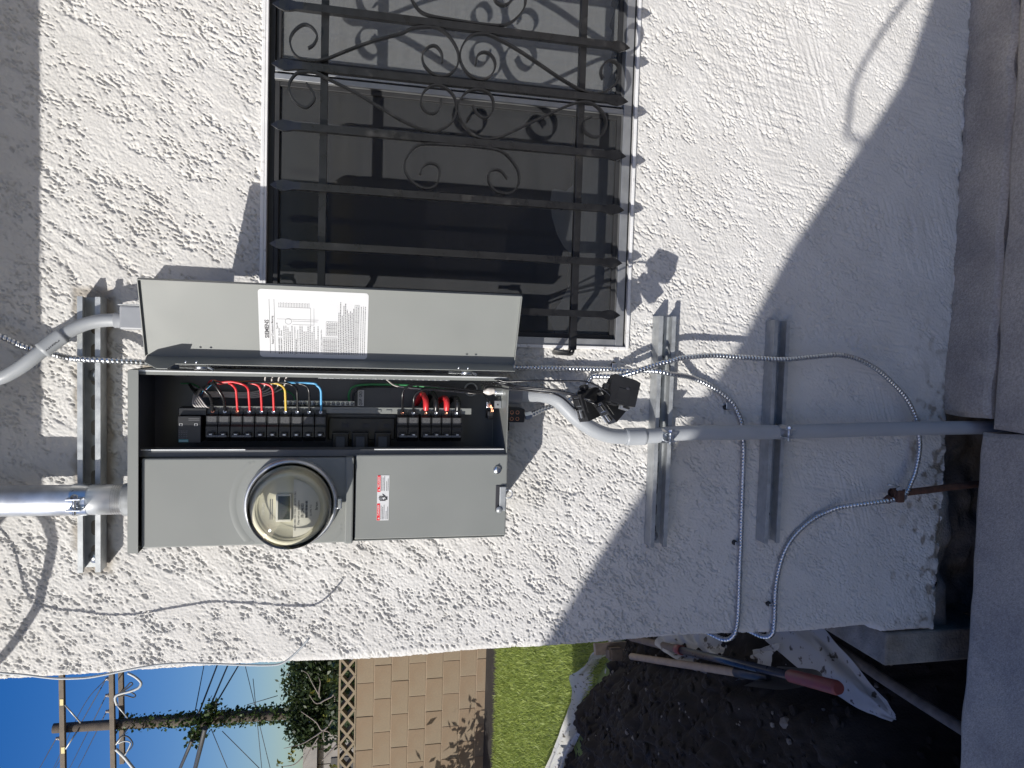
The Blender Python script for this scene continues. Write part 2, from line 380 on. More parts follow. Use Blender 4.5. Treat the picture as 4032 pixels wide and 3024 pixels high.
# ================================================================== THE HOUSE
house = thing('house', (-.70, 0, -.02), 'white painted rough stucco house wall filling most of the picture', 'house')
WX0, WX1, WZ0, WZ1 = 0.0, 1.055, .868, 1.683        # window opening
def build_wall():
    dx = .0018; R = .014; xc = -.70+R
    a = np.arange(-.20, 1.76, dx); z = np.arange(-.028, 2.20, dx)
    Aa, Zz = np.meshgrid(a, z)
    sh = Aa.shape; f = lambda l1, l2=None, rot=0., seed=0: field(sh, dx, l1, l2, rot, seed)
    low = sstep(.95, .45, Zz)                                   # smoother towards the ground
    left = sstep(.55, .2, Aa)                                   # busier dash texture on the left
    n1 = f(.0027, .0009, math.radians(60), 1)+.5*f(.0022, .0009, math.radians(25), 27); n1 /= n1.std(); n2 = f(.0010, seed=2); nb = f(.0033, .0019, math.radians(50), 3); nc = f(.012, .006, math.radians(55), 26)
    fld = .80*n1+.28*n2+.42*nb
    pit = np.clip(-(fld+.92+.55*nc), 0, None); pit = np.tanh(3.2*pit)         # sharp-edged pits in a flat coat
    smooth_patch = sstep(.2, 1.3, f(.034, .011, math.radians(60), 4)+.0-.35*left+.62*low)
    led = f(.034, .0062, math.radians(60), 5); led2 = f(.011, .0036, math.radians(42), 6)
    ledge = .5*np.tanh(14*(led+.10*nb))*sstep(.1, .9, f(.05, seed=20))+.38*np.tanh(11*(led2+.14*n1))*sstep(-.1, .8, f(.025, seed=23))
    cz1 = f(.026, .0070, math.radians(60), 29)+.16*n1+.10*nb; cz2 = f(.012, .0045, math.radians(35), 30)+.16*n1
    crev = np.exp(-(cz1/.055)**2)*sstep(.3, .9, f(.030, .012, math.radians(60), 36))+.8*np.exp(-(cz2/.06)**2)*sstep(.5, 1.1, f(.02, seed=37))
    trowel = f(.024, .0019, math.radians(82), 7)*sstep(-.2, .8, f(.07, seed=8))+f(.024, .0019, math.radians(20), 24)*sstep(.4, 1.2, f(.07, seed=25))
    h = -(1-.85*smooth_patch)*pit*(.0042*(1-.45*low)) + ledge*(.0012*(1-.45*low)) + .0010*f(.09, seed=9) \
        + .00042*f(.0009, seed=10)*(1-.3*smooth_patch) + .00022*fld*(1-.5*smooth_patch) - .0024*crev*(1-.5*low) + .0005*trowel*low
    # flat mortar strip next to the panel where an older box was cut out
    px = -.70+R+Aa if False else xc+Aa
    edge = .005*f(.02, seed=12)+.003*f(.006, seed=11)
    patch = sstep(.006, -.006, np.maximum(np.abs(px+.235+edge)-.178-.006*f(.03, seed=13), np.abs(Zz-1.575+edge)-.335))
    patch = np.maximum(patch, .8*sstep(.008, -.008, np.maximum(np.abs(px+.20)-.29, np.abs(Zz-2.0+edge)-.032)))
    h = h*(1-.55*patch)-.0035*patch
    dirt = sstep(.5, 1.6, f(.010, .006, 0, 14)+1.5*sstep(.14, -.02, Zz)-.75)*sstep(.22, .02, Zz)
    dirt = np.clip(dirt*.75+.25*sstep(.1, -.02, Zz)*sstep(-.3, .6, f(.05, seed=15)), 0, .9)
    dirt *= sstep(.25, -.25, px)*(.35+.65*sstep(-.2, .8, f(.006, seed=16)))
    arc = np.clip(-Aa/R, 0, np.pi/2); side = np.clip(-Aa-R*np.pi/2, 0, None); fr = np.clip(Aa, 0, None)
    nx, ny = -np.sin(arc), -np.cos(arc)
    wob = .004*field(sh, dx, .14, seed=17)*sstep(.05, -.02, Aa)      # wavering corner
    wid = .022*sstep(.17, .13, Zz+.006*f(.02, seed=18))*sstep(.10, -.01, Aa)
    h = h+.0025*(sstep(-.012, -.028, Zz)*(-.8+f(.008, seed=19)))
    X = xc+fr+nx*(R+h) - wid + wob*(nx); Yy = R+side+ny*(R+h)
    cx = (X[:-1, :-1]+X[1:, 1:])/2; cz = (Zz[:-1, :-1]+Zz[1:, 1:])/2
    skip = (cx > WX0) & (cz > WZ0) & (cz < WZ1)
    gridmesh('stucco_wall', X, Yy, Zz+0*X, 'stucco', house, skip, {'patch': patch, 'dirt': dirt})
build_wall()
b = MB()
b.box(1.056, 7, -.001, .16, -.03, 2.75); b.box(-.70, 1.06, 0.001, .16, 2.195, 2.75); b.box(-.70, -.55, .19, 8, -.03, 2.75)
b.box(6.85, 6.999, .161, 7.84, -.031, 2.749); b.box(-.69, 6.99, 7.85, 7.99, -.62, 2.748); b.box(-.54, 6.84, .162, 7.84, 2.70, 2.745); b.box(-.72, 6.84, .501, 7.84, -.6, -.05)
b.build('outer_wall', 'stucco', house)
# eave: rafters' soffit, fascia and roof slope
eav = MB().box(-.93, 7, -.625, -.59, 2.53, 2.68, .004).build('fascia', 'fascia', house)
MB().box(-.92, 7, -.59, .0, 2.555, 2.575).build('soffit', 'fascia', house)
MB().prism([(-.67, 2.685), (-.67, 2.71), (4.5, 4.3), (4.5, 4.27)], 0, -.96, 7).build('roof', 'roofing', house)
# foundation: rough old concrete under the wall and a footing ledge at the corner
def found():
    dx = .012; x = np.arange(-.735, .3, dx); z = np.arange(-.62, -.012, dx); X, Z = np.meshgrid(x, z)
    Y = .018-.012*field(X.shape, dx, .05, seed=21)-.008*field(X.shape, dx, .018, seed=22)+.10*sstep(-.075, -.12, Z+.012*field(X.shape, dx, .05, seed=28))
    gridmesh('foundation', X, Y, Z, 'foundation', house)
found()
fl = MB().box(-.812, -.724, .0, .62, -.22, .118, .006).build('footing_ledge', 'foundation', house)
MB().box(-.70, 5, .24, .5, -.62, -.03).build('foundation_core', 'foundation', house)

# ---- window
win = MB()
def ring(b, x0, x1, z0, z1, t, y0, y1, bev=.0015):
    b.box(x0, x1, y0, y1, z1-t, z1, bev); b.box(x0, x1, y0, y1, z0, z0+t, bev)
    b.box(x0, x0+t, y0, y1, z0+t, z1-t, bev); b.box(x1-t, x1, y0, y1, z0+t, z1-t, bev); return b
win = ring(MB(), -.004, 1.059, .866, 1.686, .0075, -.007, .05)
win.box(.0036, 1.0514, -.0065, .05, 1.6735, 1.6784, .001); win = win.build('window', 'whitealu', house)
MB().box(.0037, 1.0513, .012, .052, 1.6615, 1.6734).build('head_shadow_gap', 'gap_dark', win)  # dark bar painting the shade behind the head flange
MB().box(.0037, 1.0513, .004, .052, .8737, .8795).build('sill_shadow_gap', 'gap_dark', win)  # dark bar painting the shadow gap under the sill
MB().box(.0037, 1.0513, -.003, .052, .8797, .8985, .001).build('sill', 'alu', win)
MB().box(.0037, .0200, -.002, .052, .8987, 1.6613, .001).build('jamb', 'alu', win)
MB().box(1.035, 1.0513, -.002, .052, .8987, 1.6613, .001).build('jamb', 'alu', win)
ring(MB(), .0202, .534, .8987, 1.661, .010, .010, .022).build('screen_frame', 'gap_dark', win)
st = MB()
st.box(.5345, .546, -.001, .03, .8987, 1.661, .001).build('meeting_stile', 'alu', win)
MB().box(.5475, .5515, .012, .04, .8987, 1.661).build('meeting_stile', 'blackpl', win)
MB().box(.552, .574, .006, .045, .8987, 1.661, .001).build('meeting_stile', 'alu', win)
ring(MB(), .5745, 1.0345, .8987, 1.661, .011, .020, .03).build('sash_frame', 'gap_dark', win)
def sheetxz(name, mt, x0, x1, z0, z1, y):
    return MB().add([(x0, y, z0), (x1, y, z0), (x1, y, z1), (x0, y, z1)], [(0, 1, 2, 3)]).build(name, mt, win)
sheetxz('insect_screen', 'screen', .030, .524, .9085, 1.651, .017)
sheetxz('insect_screen', 'screen_pale', .5855, 1.0235, .9095, 1.650, .027)
sheetxz('pane', 'glass', .021, .534, .899, 1.660, .042)
sheetxz('pane', 'glass', .575, 1.034, .899, 1.660, .047)
MB().box(.462, .469, .060, .066, .92, 1.64).build('reflection_strip', 'whitepaper', win)  # white bar standing in for a reflected strip of light
c = MB(); n = 60; vs = []
for i in range(n+1):
    x = .58+.47*i/n; y = .10+.014*math.sin(i*1.05)+.006*math.sin(i*.37)
    vs += [(x, y, .9), (x, y, 1.68)]
c.add(vs, [(2*i, 2*i+2, 2*i+3, 2*i+1) for i in range(n)], True); c.build('curtain', 'curtain', win)
c = MB(); vs = []
for i in range(25):
    x = .0+.47*i/24; y = .15+.008*math.sin(i*1.3)
    vs += [(x, y, .86), (x+.03*math.sin(i*.8), y, .985+.04*math.sin(i*.45))]
c.add(vs, [(2*i, 2*i+2, 2*i+3, 2*i+1) for i in range(24)], True); c.build('curtain', 'curtain', win)
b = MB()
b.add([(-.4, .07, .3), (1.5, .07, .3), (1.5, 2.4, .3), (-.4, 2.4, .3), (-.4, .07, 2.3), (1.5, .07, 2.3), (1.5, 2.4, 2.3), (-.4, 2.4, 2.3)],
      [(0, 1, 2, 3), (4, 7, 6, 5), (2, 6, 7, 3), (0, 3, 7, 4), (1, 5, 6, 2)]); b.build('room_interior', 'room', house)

# ================================================================== WROUGHT IRON GRILLE
GY = -.15
grille = thing('window_grille', (.511, GY, .945), 'black wrought iron security grille with spear pickets and scrolls over window', 'window grille')
def spear(x, w_=.0135):
    t = w_/2; z0, z1 = .945, 1.652; b = MB()
    prof = [(z0, .0004, .0004), (z0+.012, .0075, .0028), (z0+.022, .0105, .0032), (z0+.030, .0100, .0038), (z0+.043, .0068, .0055), (z0+.055, t, t)]
    rows = prof+[(z0+z1-a, b_, c_) for a, b_, c_ in reversed(prof)]
    vs = []; fs = []
    for z, a, c_ in rows: vs += [(x-a, GY-c_, z), (x+a, GY-c_, z), (x+a, GY+c_, z), (x-a, GY+c_, z)]
    for i in range(len(rows)-1):
        for k in range(4): fs.append((i*4+k, i*4+(k+1) % 4, (i+1)*4+(k+1) % 4, (i+1)*4+k))
    return b.add(vs, fs)
PX = [.0694, .1785, .2885, .3995, .5115, .6205, .731, .841, .952]
for x in PX: spear(x).build('picket', 'iron', grille)
for z in (1.5565, 1.0435):
    r = MB().box(-.006, 1.028, GY+.0072, GY+.0205, z-.0072, z+.0072, .0008)
    for x in (-.012, 1.030): r.tube(cat([(x+(.012 if x < 0 else -.008), GY+.014, z), (x, GY+.02, z), (x-.001, GY+.05, z), (x-.001, .0, z)], .008), .0062, 8)
    r.build('rail', 'iron', grille)
S1 = [(0.5458, 1.5864), (0.5537, 1.5765), (0.5697, 1.5701), (0.5839, 1.5786), (0.5888, 1.5937), (0.5767, 1.6101), (0.5589, 1.619), (0.5375, 1.6146), (0.5256, 1.6012), (0.5234, 1.5778), (0.5312, 1.551), (0.5486, 1.5174), (0.5734, 1.4663), (0.5933, 1.4144), (0.6043, 1.3957), (0.6107, 1.372), (0.6124, 1.3451), (0.5986, 1.3205), (0.571, 1.303), (0.5442, 1.3039), (0.5245, 1.3217), (0.5219, 1.3459), (0.5373, 1.3674), (0.5573, 1.3723), (0.5731, 1.3622), (0.5778, 1.3472), (0.5645, 1.3348), (0.5469, 1.3338)]
S2 = [(0.5497, 1.2677), (0.568, 1.2645), (0.5768, 1.2524), (0.5726, 1.2367), (0.5556, 1.2278), (0.5337, 1.2356), (0.5224, 1.2571), (0.5317, 1.2821), (0.5539, 1.2974), (0.5777, 1.2971), (0.6033, 1.2809), (0.6120, 1.2534), (0.6075, 1.2284), (0.588, 1.1805), (0.5631, 1.1318), (0.5378, 1.0823), (0.521, 1.0356), (0.5248, 0.9991), (0.5462, 0.973), (0.5718, 0.9673), (0.5866, 0.9746), (0.5894, 0.9915), (0.5771, 1.0044), (0.5613, 1.0072), (0.5509, 1.0018)]
S3 = [(0.4811, 1.5889), (0.4671, 1.577), (0.4538, 1.5734), (0.4392, 1.5833), (0.4365, 1.5933), (0.4452, 1.6084), (0.4628, 1.6186), (0.4797, 1.6188), (0.498, 1.6058), (0.5025, 1.5875), (0.5025, 1.5708), (0.4937, 1.5504), (0.4733, 1.499), (0.4474, 1.4465), (0.4298, 1.4109), (0.4173, 1.3751), (0.4136, 1.348), (0.418, 1.3343), (0.4329, 1.3133), (0.4578, 1.3032), (0.4842, 1.3085), (0.5005, 1.3272), (0.5025, 1.3485), (0.4902, 1.3663), (0.4688, 1.3733), (0.4518, 1.3654), (0.4482, 1.3472), (0.4636, 1.3354), (0.4786, 1.3343)]
S4 = [(0.4714, 1.2712), (0.4558, 1.2615), (0.4498, 1.2457), (0.4617, 1.232), (0.4801, 1.2294), (0.4974, 1.2377), (0.5035, 1.2597), (0.4956, 1.2842), (0.4732, 1.299), (0.4551, 1.3001), (0.4322, 1.2887), (0.4132, 1.2665), (0.4087, 1.2383), (0.4185, 1.2071), (0.4442, 1.1601), (0.4794, 1.0966), (0.4985, 1.0547), (0.4999, 1.025), (0.484, 1.0009), (0.463, 0.9917), (0.4403, 0.9993), (0.4326, 1.0157), (0.4401, 1.036), (0.4552, 1.0415), (0.4667, 1.0353), (0.4724, 1.0239)]
C1 = [(0.3293, 1.371), (0.3446, 1.366), (0.3524, 1.351), (0.3456, 1.3356), (0.3262, 1.3336), (0.3074, 1.3438), (0.3028, 1.365), (0.3159, 1.3894), (0.3358, 1.4012), (0.3568, 1.3993), (0.3788, 1.3848), (0.388, 1.3639), (0.3908, 1.3153), (0.3916, 1.2535), (0.3876, 1.2125), (0.3683, 1.1866), (0.3449, 1.1731), (0.32, 1.1755), (0.3048, 1.1942), (0.3075, 1.2197), (0.3248, 1.2344), (0.3432, 1.2333), (0.3503, 1.2209), (0.3467, 1.2082), (0.3338, 1.1967)]
C2 = [(1.022-x, z-.002) for x, z in C1]
for S in (S1, S2, S3, S4, C1, C2):
    MB().strip(cat([(x, GY-.001, z) for x, z in S], .005), .0115, .0034, None).build('scroll', 'iron', grille)

# ================================================================== GROUND
def rect(b, x0, x1, y0, y1, z): return b.add([(x0, y0, z), (x1, y0, z), (x1, y1, z), (x0, y1, z)], [(0, 1, 2, 3)])
g = MB()
rect(g, -900, -4.4, -900, 900, -.075); rect(g, -4.4, 900, 3.5, 900, -.075); rect(g, -4.4, 900, -900, -3.2, -.075); rect(g, 3.0, 900, -3.2, 3.5, -.075)
kind(g.build('ground', 'drysoil', recenter=False), 'structure')
def terrain():
    dx = .0085; x = np.arange(-4.4, -.13, dx); y = np.arange(-.22, 3.5, dx); X, Y = np.meshgrid(x, y)
    n = np.array([-.633, -.774]); dist = (X+2.69)*n[0]+(Y-3.09)*n[1]+.05*field(X.shape, dx, .10, seed=31)
    dist = np.minimum(dist, (-1.62-X)*.9+.25*np.clip(1.7-Y, 0, 9)+.45)
    heap = .26*sstep(0, .62, dist)*sstep(.25, 1.25, Y)
    pit = .50*sstep(-1.28, -1.02, X+.10*field(X.shape, dx, .16, seed=32)*1+.35*(.2-Y)*.2)*sstep(.95, .55, Y)
    base = -.06-.05*sstep(.9, .3, Y)*sstep(-2.2, -1.3, X)
    lump = .020*np.abs(field(X.shape, dx, .035, seed=33))+.011*np.abs(field(X.shape, dx, .014, seed=34))+.0042*field(X.shape, dx, .007, seed=35)
    dirty = np.maximum(sstep(-.02, .06, dist), sstep(1.5, 1.1, Y))
    Z = base+heap-pit+lump*(.15+.85*dirty)-.018
    Z = np.where((Y < .03) & (X > -.735), np.minimum(Z, -.42), Z)
    Z = np.where(Y < -.10, np.minimum(Z, -.16), Z)
    o = gridmesh('soil_ground', X, Y, Z, 'soil'); kind(o, 'structure'); return X, Y, Z
TX, TY, TZ = terrain()
def ground_z(x, y):
    j = int(np.clip((x-TX[0, 0])/.0085, 0, TX.shape[1]-1)); i = int(np.clip((y-TY[0, 0])/.0085, 0, TX.shape[0]-1)); return TZ[i, j]
# concrete walk: two slabs with a joint, older strip along the wall
def slab(name, x0, x1, y0, y1, z1, z0, seed, amp=.0012, ragged=.003):
    dx = .012; x = np.linspace(x0, x1, max(2, int((x1-x0)/dx))); y = np.linspace(y0, y1, max(2, int((y1-y0)/dx)))
    X, Y = np.meshgrid(x, y); f1 = field(X.shape, dx, .09, seed=seed); f2 = field(X.shape, dx, .016, seed=seed+1)
    ex = np.minimum(X-x0, x1-X); ey = np.minimum(Y-y0, y1-Y); e = np.minimum(ex, ey)
    Z = z1+amp*f1+amp*.5*f2-.012*np.exp(-e/.007)
    wig = ragged*field(X.shape, dx, .035, seed=seed+2)
    Y2 = Y+wig*np.exp(-ey/.02); X2 = X+wig*np.exp(-ex/.02)
    # rim down
    for s_ in range(1):
        pass
    X2 = np.pad(X2, 1, 'edge'); Y2 = np.pad(Y2, 1, 'edge'); Zp = np.pad(Z, 1, 'edge')
    Zp[0, :] = Zp[-1, :] = z0; Zp[:, 0] = Zp[:, -1] = z0
    return kind(gridmesh(name, X2, Y2, Zp, 'concrete', smooth=False), 'structure')
slab('concrete_walk', -.170, 1.4, -1.3, -.139, -.020, -.14, 41)
slab('concrete_walk', -2.6, -.176, -1.3, -.106, -.021, -.14, 45)
slab('concrete_strip', -.145, 1.4, -.134, .02, -.021, -.16, 49, .0025, .005)
b = MB().box(-.125, 6.9, -1.29, .235, -.62, -.166).box(-2.58, -.19, -1.29, -.135, -.62, -.146).box(-4.3, 6.9, -1.29, 7.8, -1.2, -.625)
kind(b.build('subsoil', 'soil', recenter=False), 'structure')
b = MB(); rect(b, -4.4, 30, -14, -1.3, -.03); rect(b, 1.4, 30, -1.3, -.0, -.03); kind(b.build('bounce_yard', 'bounce_paving', recenter=False), 'structure')  # unseen paving, widened to add bounce light

# ================================================================== ELECTRICAL PANEL
panel = thing('electrical_panel', (-.23, -.02, 1.19), 'open grey steel electrical service panel with breakers and meter socket on wall', 'electrical panel')
FY = -.172                                            # front of the covers
PL, PR, PB, PT = -.392, -.066, 1.186, 1.884
ML, MR_ = -.213, -.066                                # breaker compartment
T = .0016
b = MB()                                              # folded sheet steel box, open at the front on the right
b.box(PL, PR, -.022, -.020, PB, PT)                    # back
b.box(PL, PL+T, FY+.004, -.022, PB, PT); b.box(PR-T, PR, FY+.002, -.022, PB, PT)
b.box(PL, PR, FY+.006, -.022, PB-T, PB); b.box(PL, PR, FY+.006, -.022, PT, PT+T)
b.box(PR-.007, PR-T, FY+.002, FY+.0035, PB, PT)         # rolled lip, hinge side
b.build('enclosure', 'paint', panel)
# sheared edges of the lip, their glint painted as pale colour
MB().box(PR-.0012, PR+.0010, FY+.0008, FY+.0019, PB+.004, PT-.01).build('lip_edge_glint', 'edge', panel)
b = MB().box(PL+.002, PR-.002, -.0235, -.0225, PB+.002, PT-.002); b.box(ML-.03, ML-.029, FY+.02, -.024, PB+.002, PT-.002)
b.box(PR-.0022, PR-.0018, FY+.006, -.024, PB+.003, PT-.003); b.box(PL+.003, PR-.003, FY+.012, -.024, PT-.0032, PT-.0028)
b.build('shade_liner', 'paint_shade', panel)  # thin sheets that carry the shade-darkened inside colour
# rain cap on top
b = MB().box(PL-.006, PR+.002, FY-.010, -.018, PT+.0022, PT+.0042); b.box(PL-.006, PR+.002, FY-.0115, FY-.010, PT-.0135, PT+.0042)
b.box(PL-.0068, PL-.0058, FY-.0110, -.018, PT-.0135, PT+.004)
b.build('rain_cap', 'paint', panel)
# covers on the left
def pan(x0, x1, z0, z1, y, d, bev=.0025):
    return MB().box(x0, x1, y, y+d, z0, z1, bev)
upper = pan(PL-.001, ML-.014, 1.4885, PT-.016, FY, .022); upper = upper.build('meter_cover', 'paint', panel)
MB().box(PL-.0025, ML-.012, FY-.007, FY+.016, 1.4885, 1.5045, .003).build('drip_lip', 'paint', panel)
lower = pan(PL+.003, ML-.009, PB-.003, 1.4855, FY+.002, .022).build('lower_cover', 'paint', panel)
# flange between covers and the breaker compartment, its edge glint painted as pale colour
MB().box(ML-.0125, ML, FY+.012, FY+.0145, PB+.001, PT-.004).box(ML-.0018, ML, FY+.0146, FY+.050, PB+.001, PT-.004).build('compartment_flange', 'paint_shade', panel)
MB().box(ML-.0006, ML+.0014, FY+.0112, FY+.0121, 1.69, PT-.012).build('flange_edge_glint', 'edge', panel)
MB().box(ML-.0006, ML+.0014, FY+.0112, FY+.0121, PB+.004, 1.45).build('flange_edge_glint', 'edge', panel)
# embossed ring round the socket
er = MB().lathe((-.312, FY+.0003, 1.604), (0, -1, 0), [(0, .114), (.0005, .111), (.0009, .106), (.0005, .101), (0, .098)], 96)
er.f = [q for q in er.f if all(PL+.003 < er.v[i][0] < ML-.018 and er.v[i][2] > 1.507 for i in q)]; er.sm = er.sm[:len(er.f)]; er.build('embossed_ring', 'paint', upper)
# danger sticker
sx0, sx1, sz0, sz1 = -.3515, -.2622, 1.4200, 1.4430; sy = FY+.0013
stk = MB().box(sx0, sx1, sy, sy+.0008, sz0, sz1).build('warning_sticker', 'whitepaper', lower)
for xa, xb, s_ in ((-.3515, -.3175, 'DANGER'), (-.2950, -.2622, 'PELIGRO')):
    MB().box(xa+.0003, xb-.0003, sy-.0004, sy-.0001, sz1-.0060, sz1-.0002).build('red_band', 'redink', lower)
    text('band_lettering', s_, 'whitepaper', width=.0205, height=.0038, at=((xa+xb)/2+.0035, sy-.0006, sz1-.0031), parent=lower, bold=.012)
    MB().add([(xa+.0022, sy-.0006, sz1-.0048), (xa+.0060, sy-.0006, sz1-.0048), (xa+.0041, sy-.0006, sz1-.0014)], [(0, 1, 2)]).build('warning_triangle', 'whitepaper', lower)
    b = MB()
    for k in range(5):
        z = sz1-.0085-.0029*k-(.0012 if k > 2 else 0); L_ = (.027, .025, .028, .016, .023)[k]
        x = xa+.0022
        while x < xa+.0022+L_:
            w_ = random.uniform(.0012, .0030); b.box(x, min(x+w_, xa+.031), sy-.0004, sy-.0001, z, z+.0011); x += w_+.0006
    b.build('fine_print', 'ink_grey', lower)
ic = MB(); ix = -.3063; iz = 1.4315
for k, (dx, h_) in enumerate(((-.0055, .0062), (-.0028, .0080), (0, .0084), (.0027, .0076))): ic.box(ix+dx-.0009, ix+dx+.0009, sy-.0004, sy-.0001, iz+.0005, iz+h_)
ic.box(ix-.0064, ix+.0036, sy-.00045, sy-.0001, iz-.0050, iz+.0020); ic.box(ix-.0045, ix+.0022, sy-.0004, sy-.0001, iz-.0085, iz-.0050)
ic.add([(ix+.0036, sy-.0004, iz-.0045), (ix+.0080, sy-.0004, iz+.0005), (ix+.0068, sy-.0004, iz+.0020), (ix+.0036, sy-.0004, iz-.001)], [(0, 1, 2, 3)])
ic.build('hand_symbol', 'ink', lower)
MB().add([(ix-.003, sy-.0007, iz+.001), (ix+.001, sy-.0007, iz+.001), (ix-.0007, sy-.0007, iz-.0012), (ix+.0018, sy-.0007, iz-.0012), (ix-.0022, sy-.0007, iz-.0058), (ix-.0012, sy-.0007, iz-.0022), (ix-.0038, sy-.0007, iz-.0022)], [(0, 1, 2, 3, 4, 5, 6)]).build('spark_symbol', 'whitepaper', lower)
def screw(p, r, axis, parent, mt='zinc', slot=True):
    b = MB().lathe(p, axis, [(0, r), (r*.35, r*.9), (r*.55, r*.55), (r*.6, .0001)], 18); o = b.build('screw', mt, parent)
    if slot:
        a = V3(axis); MB().box(p[0]-r*.8, p[0]+r*.8, p[1]-r*.68, p[1]-r*.5, p[2]-r*.13, p[2]+r*.13).build('slot', 'ink', parent if parent is not panel else o)
    return o
screw((-.2534, FY+.001, 1.2045), .0085, (0, -1, 0), lower)
# padlock hasp at the bottom edge of the lower cover
MB().box(-.338, -.285, FY+.0005, FY+.0018, 1.1880, 1.2062, .0005).build('hasp_recess', 'ink', lower)
b = MB().box(-.337, -.287, FY-.0045, FY-.0005, 1.1855, 1.1990, .0015); b.lathe((-.3339, FY-.0045, 1.1990), (0, -1, 0), [(0, .0068), (.002, .0062), (.0025, .0001)], 16)
b.build('hasp', 'galv', lower)
MB().tube([(-.302+.0085*math.cos(t), FY-.003+.002*math.sin(t), 1.1815+.0085*math.sin(t)) for t in np.linspace(0, 2*math.pi, 22)], .0011, 6).build('seal_ring', 'zinc', lower)
b = MB(); 
for k in range(3): b.tube(cat([(PL+.02+.012*k, -.05, PT+.004), (PL+.03+.006*k, -.10, PT+.020+.008*k), (PL+.055, -.13, PT+.012-.004*k), (PL+.06, -.12, PT+.004)], .004), .0011, 6)

# ---- breaker compartment
bk = MB().box(-.2125, -.1535, -.052, -.048, 1.255, 1.79).box(-.2125, -.155, -.056, -.0521, 1.404, 1.542).build('bus_carrier', 'paint_shade', panel)
MB().box(-.206, -.160, -.070, -.0561, 1.4052, 1.5405, .002).build('bus_insulator', 'blackpl', panel)
for z in (1.516, 1.476, 1.4305):
    o = MB().box(-.2205, -.1885, -.082, -.0702, z-.0165, z+.0165, .002).build('bus_stab', 'blackpl', panel)
    MB().box(-.2205, -.197, -.0838, -.0821, z-.0085, z+.0085).build('stab_face', 'paint_shade', o)
    MB().box(-.1905, -.1885, -.095, -.0821, z-.0165, z+.0165).build('stab_guard', 'blackpl', o)
for z in (1.506, 1.4635, 1.4215): MB().box(-.1795, -.1722, -.0715, -.0701, z-.0075, z+.0075).build('vent_slot', 'ink', panel)
MB().box(-.1480, -.1352, -.0985, -.0965, 1.2485, 1.772, .0008).build('retaining_rail', 'paint', panel)
for k in range(8): MB().box(-.1455, -.1405, -.1005, -.0986, 1.5275-.0215*k-.0055, 1.5275-.0215*k+.0055).build('rail_tab', 'paint', panel)
def bar(name, x0, x1, y0, y1, z0, z1, n):
    o = MB().box(x0, x1, y0, y1, z0, z1, .0008).build(name, 'zinc', panel)
    for k in range(n):
        z = z0+(k+.5)*(z1-z0)/n
        MB().lathe(((x0+x1)/2, y0, z), (0, -1, 0), [(0, .0040), (.0025, .0036), (.003, .0001)], 10).build('terminal_screw', 'galv', o)
    return o
bar('ground_bar', -.137, -.127, -.050, -.040, 1.4885, 1.632, 15)
bar('neutral_bar', -.0765, -.0690, -.130, -.118, 1.300, 1.560, 22)
MB().box(-.139, -.1048, -.0265, -.0245, 1.4690, 1.4822).build('bar_label', 'whitepaper', panel)
text('bar_lettering', 'QUIP. GRD.', 'ink', width=.031, height=.0072, at=(-.1218, -.0270, 1.4756), parent=panel, bold=.01)
MB().box(-.128, -.075, -.0262, -.0242, 1.388, 1.414).build('mounting_strap', 'paint_shade', panel)

def breaker(z, w_, rating=True, x0=-.204, x1=-.141, y=-.116, poles=1, tie=True, lit=True):
    b = MB(); h = w_/2
    # stepped case: high toggle deck, sloping shoulder, terminal end
    prof = [(x0, -.066), (x0, y+.012), (x0+.010, y), (x0+.030, y), (x0+.034, y+.004), (x0+.050, y+.004), (x0+.054, y+.012), (x1, y+.014), (x1, -.066)]
    for p in range(poles):
        zc = z+(p-(poles-1)/2)*w_
        b.prism([(a, c_) for a, c_ in prof], 2, zc-h+.0008, zc+h-.0008)
    o = b.build('circuit_breaker', 'blackpl', panel)
    for p in range(poles):
        zc = z+(p-(poles-1)/2)*w_
        MB().box(x0+.0115, x0+.0195, y-.0085, y-.0002, zc-h*.55, zc+h*.55, .0012).build('toggle', 'blackpl', o)
        MB().box(x0+.0140, x0+.0170, y-.0092, y-.0088, zc-.0026, zc+.0026).build('rating_mark', 'edge', o)
        MB().box(x0+.0365, x0+.0495, y+.0033, y+.0037, zc-h*.72, zc+h*.72).build('breaker_label', 'bklabel', o)
        MB().lathe((x1-.0045, y+.0135, zc), (0, -1, 0), [(0, .0038), (.002, .0032), (.0018, .0022), (.0005, .0001)], 12).build('terminal_screw', 'copper' if p % 2 else 'zinc', o)
    if poles > 1: MB().box(x0+.0108, x0+.0150, y-.0112, y-.0086, z-w_*poles/2+.004, z+w_*poles/2-.004, .0006).build('handle_tie', 'paint_shade', o)
    return o
BZ = [1.7585-.0226*i for i in range(10)]
breaker((BZ[0]+BZ[1])/2, .0222, poles=2); breaker((BZ[2]+BZ[3])/2, .0222, poles=2)
for z in BZ[4:]: breaker(z, .0222)
breaker(1.3815, .0222, poles=2)
breaker(1.3128, .0213, poles=4)
